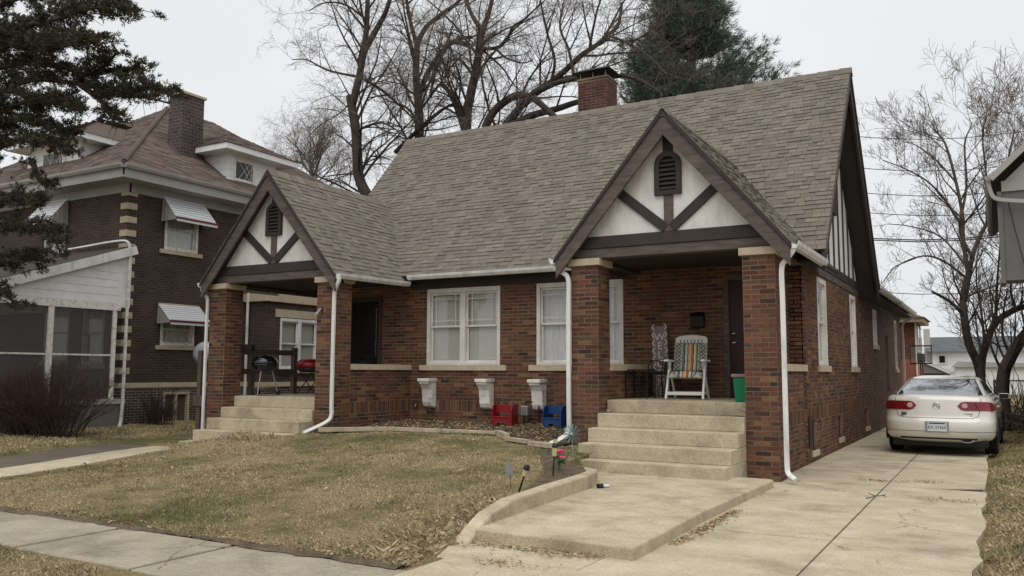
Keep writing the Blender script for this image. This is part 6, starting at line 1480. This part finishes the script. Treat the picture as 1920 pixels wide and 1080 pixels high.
# dark juniper-like evergreen reaching in from the left
def juniper():
    g = random.Random(9); Y0 = 9.6; tb = at(-90, 560, Y=Y0); base = Vector((tb.x, Y0, -.05))
    t = thing('evergreen_tree', 'dark ragged evergreen with long limbs reaching over the left house', 'tree', base)
    trunk = [base, base+Vector((.1, .1, 2)), base+Vector((-.1, 0, 4.5)), base+Vector((.1, .1, 7.5))]
    L_ = [([(-70, 205), (0, 175), (60, 150), (150, 158), (230, 178), (280, 184), (318, 194)], .7), ([(-70, 100), (20, 55), (90, 40), (150, 22), (195, 12), (246, 17)], 1.0), ([(-70, 150), (30, 120), (110, 125), (170, 140), (205, 115), (220, 95)], .9), ([(170, 140), (220, 130), (262, 128), (272, 132)], .6), ([(-70, 250), (20, 200), (80, 185), (120, 195), (148, 205)], 1.25),
          ([(-70, 290), (0, 235), (60, 225), (110, 240), (140, 255)], 1.1), ([(-70, 330), (10, 270), (60, 262), (115, 275), (125, 285)], .8), ([(-70, 40), (0, 10), (60, -10), (120, -15), (190, -10)], 1.1), ([(-70, 400), (0, 375), (40, 372), (85, 385)], 1.0), ([(-70, 450), (0, 425), (50, 430), (95, 445), (112, 470)], 1.1), ([(-70, 520), (0, 490), (45, 490), (80, 480)], 1.1), ([(-70, 560), (-10, 540), (20, 560), (40, 580)], .8), ([(-70, 150), (0, 90), (60, 90), (120, 70)], 1.2), ([(-70, 60), (0, 60), (50, 70), (100, 85), (160, 80), (185, 75)], 1.0), ([(150, 158), (190, 190), (205, 215), (232, 230)], .25), ([(60, 300), (75, 340), (90, 345)], .15), ([(230, 178), (280, 165), (305, 170), (318, 178)], .55)]
    limbs = [(bez(trunk, 4), [.24-.012*i for i in range(13)])]; Cc, Dd = [], []
    for px_, dn in L_:
        dy = g.uniform(-.9, .9); pts = bez([at(x, y, Y=Y0+dy*(i/(len(px_)-1))) for i, (x, y) in enumerate(px_)], 4); n = len(pts)
        limbs.append((pts, [.055*(1-i/n)+.012 for i in range(n)]))
        for i in range(2, n):
            L = (pts[i]-pts[i-1]).length
            for j in range(max(1, int(dn*L*13+g.random()))):
                c = pts[i].lerp(pts[i-1], g.random())+Vector((g.gauss(0, .11), g.gauss(0, .2), g.gauss(.05, .08)))*(.6+.8*g.random())*(1 if dn > .5 else .5); s = g.uniform(.05, .15)
                limbs.append(([pts[i], pts[i].lerp(c, .5)+Vector((0, 0, .02)), c], [.012, .008, .005]))
                for k in range(int(22*(s/.1)**1.5)):
                    o = Vector((g.gauss(0, 1), g.gauss(0, 1), g.gauss(0, .7)))*s*.62; Cc.append(tuple(c+o)); Dd.append(tuple((o+Vector((0, 0, .05))).normalized()))
            if g.random() < .5 and dn < .6 or g.random() < .12:
                q = pts[i]; limbs.append(([q, q+Vector((g.gauss(0, .08), 0, -.15)), q+Vector((g.gauss(0, .15), 0, -.4))], [.008, .005, .003]))
    fast_tubes('trunk', limbs, 'bark_dark', t, 6)
    tufts('crown', Cc, Dd, 'needle_dark', t, n=9, L=.062, wd=.009, seed=3, spread=1.0)
juniper()

# leafless reddish shrubs against the neighbouring house
def shrub(label, x, y, z, n, H, sp, seed, m_='twig_red'):
    g = random.Random(seed); t = thing('bare_shrub', label, 'shrub', (x, y, z), 0, 'leafless shrubs by the dark brick house'); pol = []
    for k in range(n):
        a = g.uniform(0, 6.28); l = H*g.uniform(.45, 1.1); r_ = sp*.75*g.random()**.6; b0 = g.uniform(-.5, .5)*sp; p = Vector((x+b0+math.cos(a)*.25*g.random(), y+b0*.4+math.sin(a)*.25*g.random(), z)); e = p+Vector((math.cos(a)*r_, math.sin(a)*r_, l)); mid = p.lerp(e, .5)+Vector((-math.cos(a)*.1*r_, -math.sin(a)*.1*r_, .08))
        pts = bez([p, mid, e], 3); pol.append((pts, [.009, .008, .007, .006, .005, .004, .003]))
        for j in range(9):
            i = g.randint(2, 5); d = (pts[i+1]-pts[i]).normalized()+Vector((g.gauss(0, .5), g.gauss(0, .5), g.gauss(.1, .3))); q = pts[i]; ll_ = l*g.uniform(.15, .4); q2 = q+d.normalized()*ll_*.5+Vector((0, 0, .02)); q3 = q2+(d+Vector((g.gauss(0, .3), g.gauss(0, .3), .1))).normalized()*ll_*.5
            pol.append(([q, q2, q3], [.004, .0035, .0025]))
    stuff(fast_tubes('stems', pol, m_, t, 3))
shrub('wide reddish leafless shrub in front of the screened porch', -17.9, 10.9, -.03, 320, 1.4, 1.5, 31)
shrub('small dark leafless shrub below the basement window', -18.75, 14.55, -.02, 90, .8, .42, 32)
# brush heap under the right-hand trees
br_ = thing('brush_pile', 'tangle of dead branches beside the chain link fence', 'brush', (.9, 27.5, 0)); g = random.Random(5); pol = []
for k in range(260):
    p = Vector((.1+abs(g.gauss(0, 1.2)), 27.2+g.gauss(0, .8), g.uniform(0, .3))); d = Vector((g.gauss(0, 1), g.gauss(0, .6), g.gauss(.5, .6))).normalized(); l = g.uniform(.5, 1.9); q = p+d*l*.5+Vector((0, 0, g.gauss(0, .06))); pol.append(([p, q, p+d*l+Vector((g.gauss(0, .2), 0, g.gauss(0, .15)))], [.014, .01, .005]))
stuff(fast_tubes('dead_branches', pol, 'twig', br_, 3))
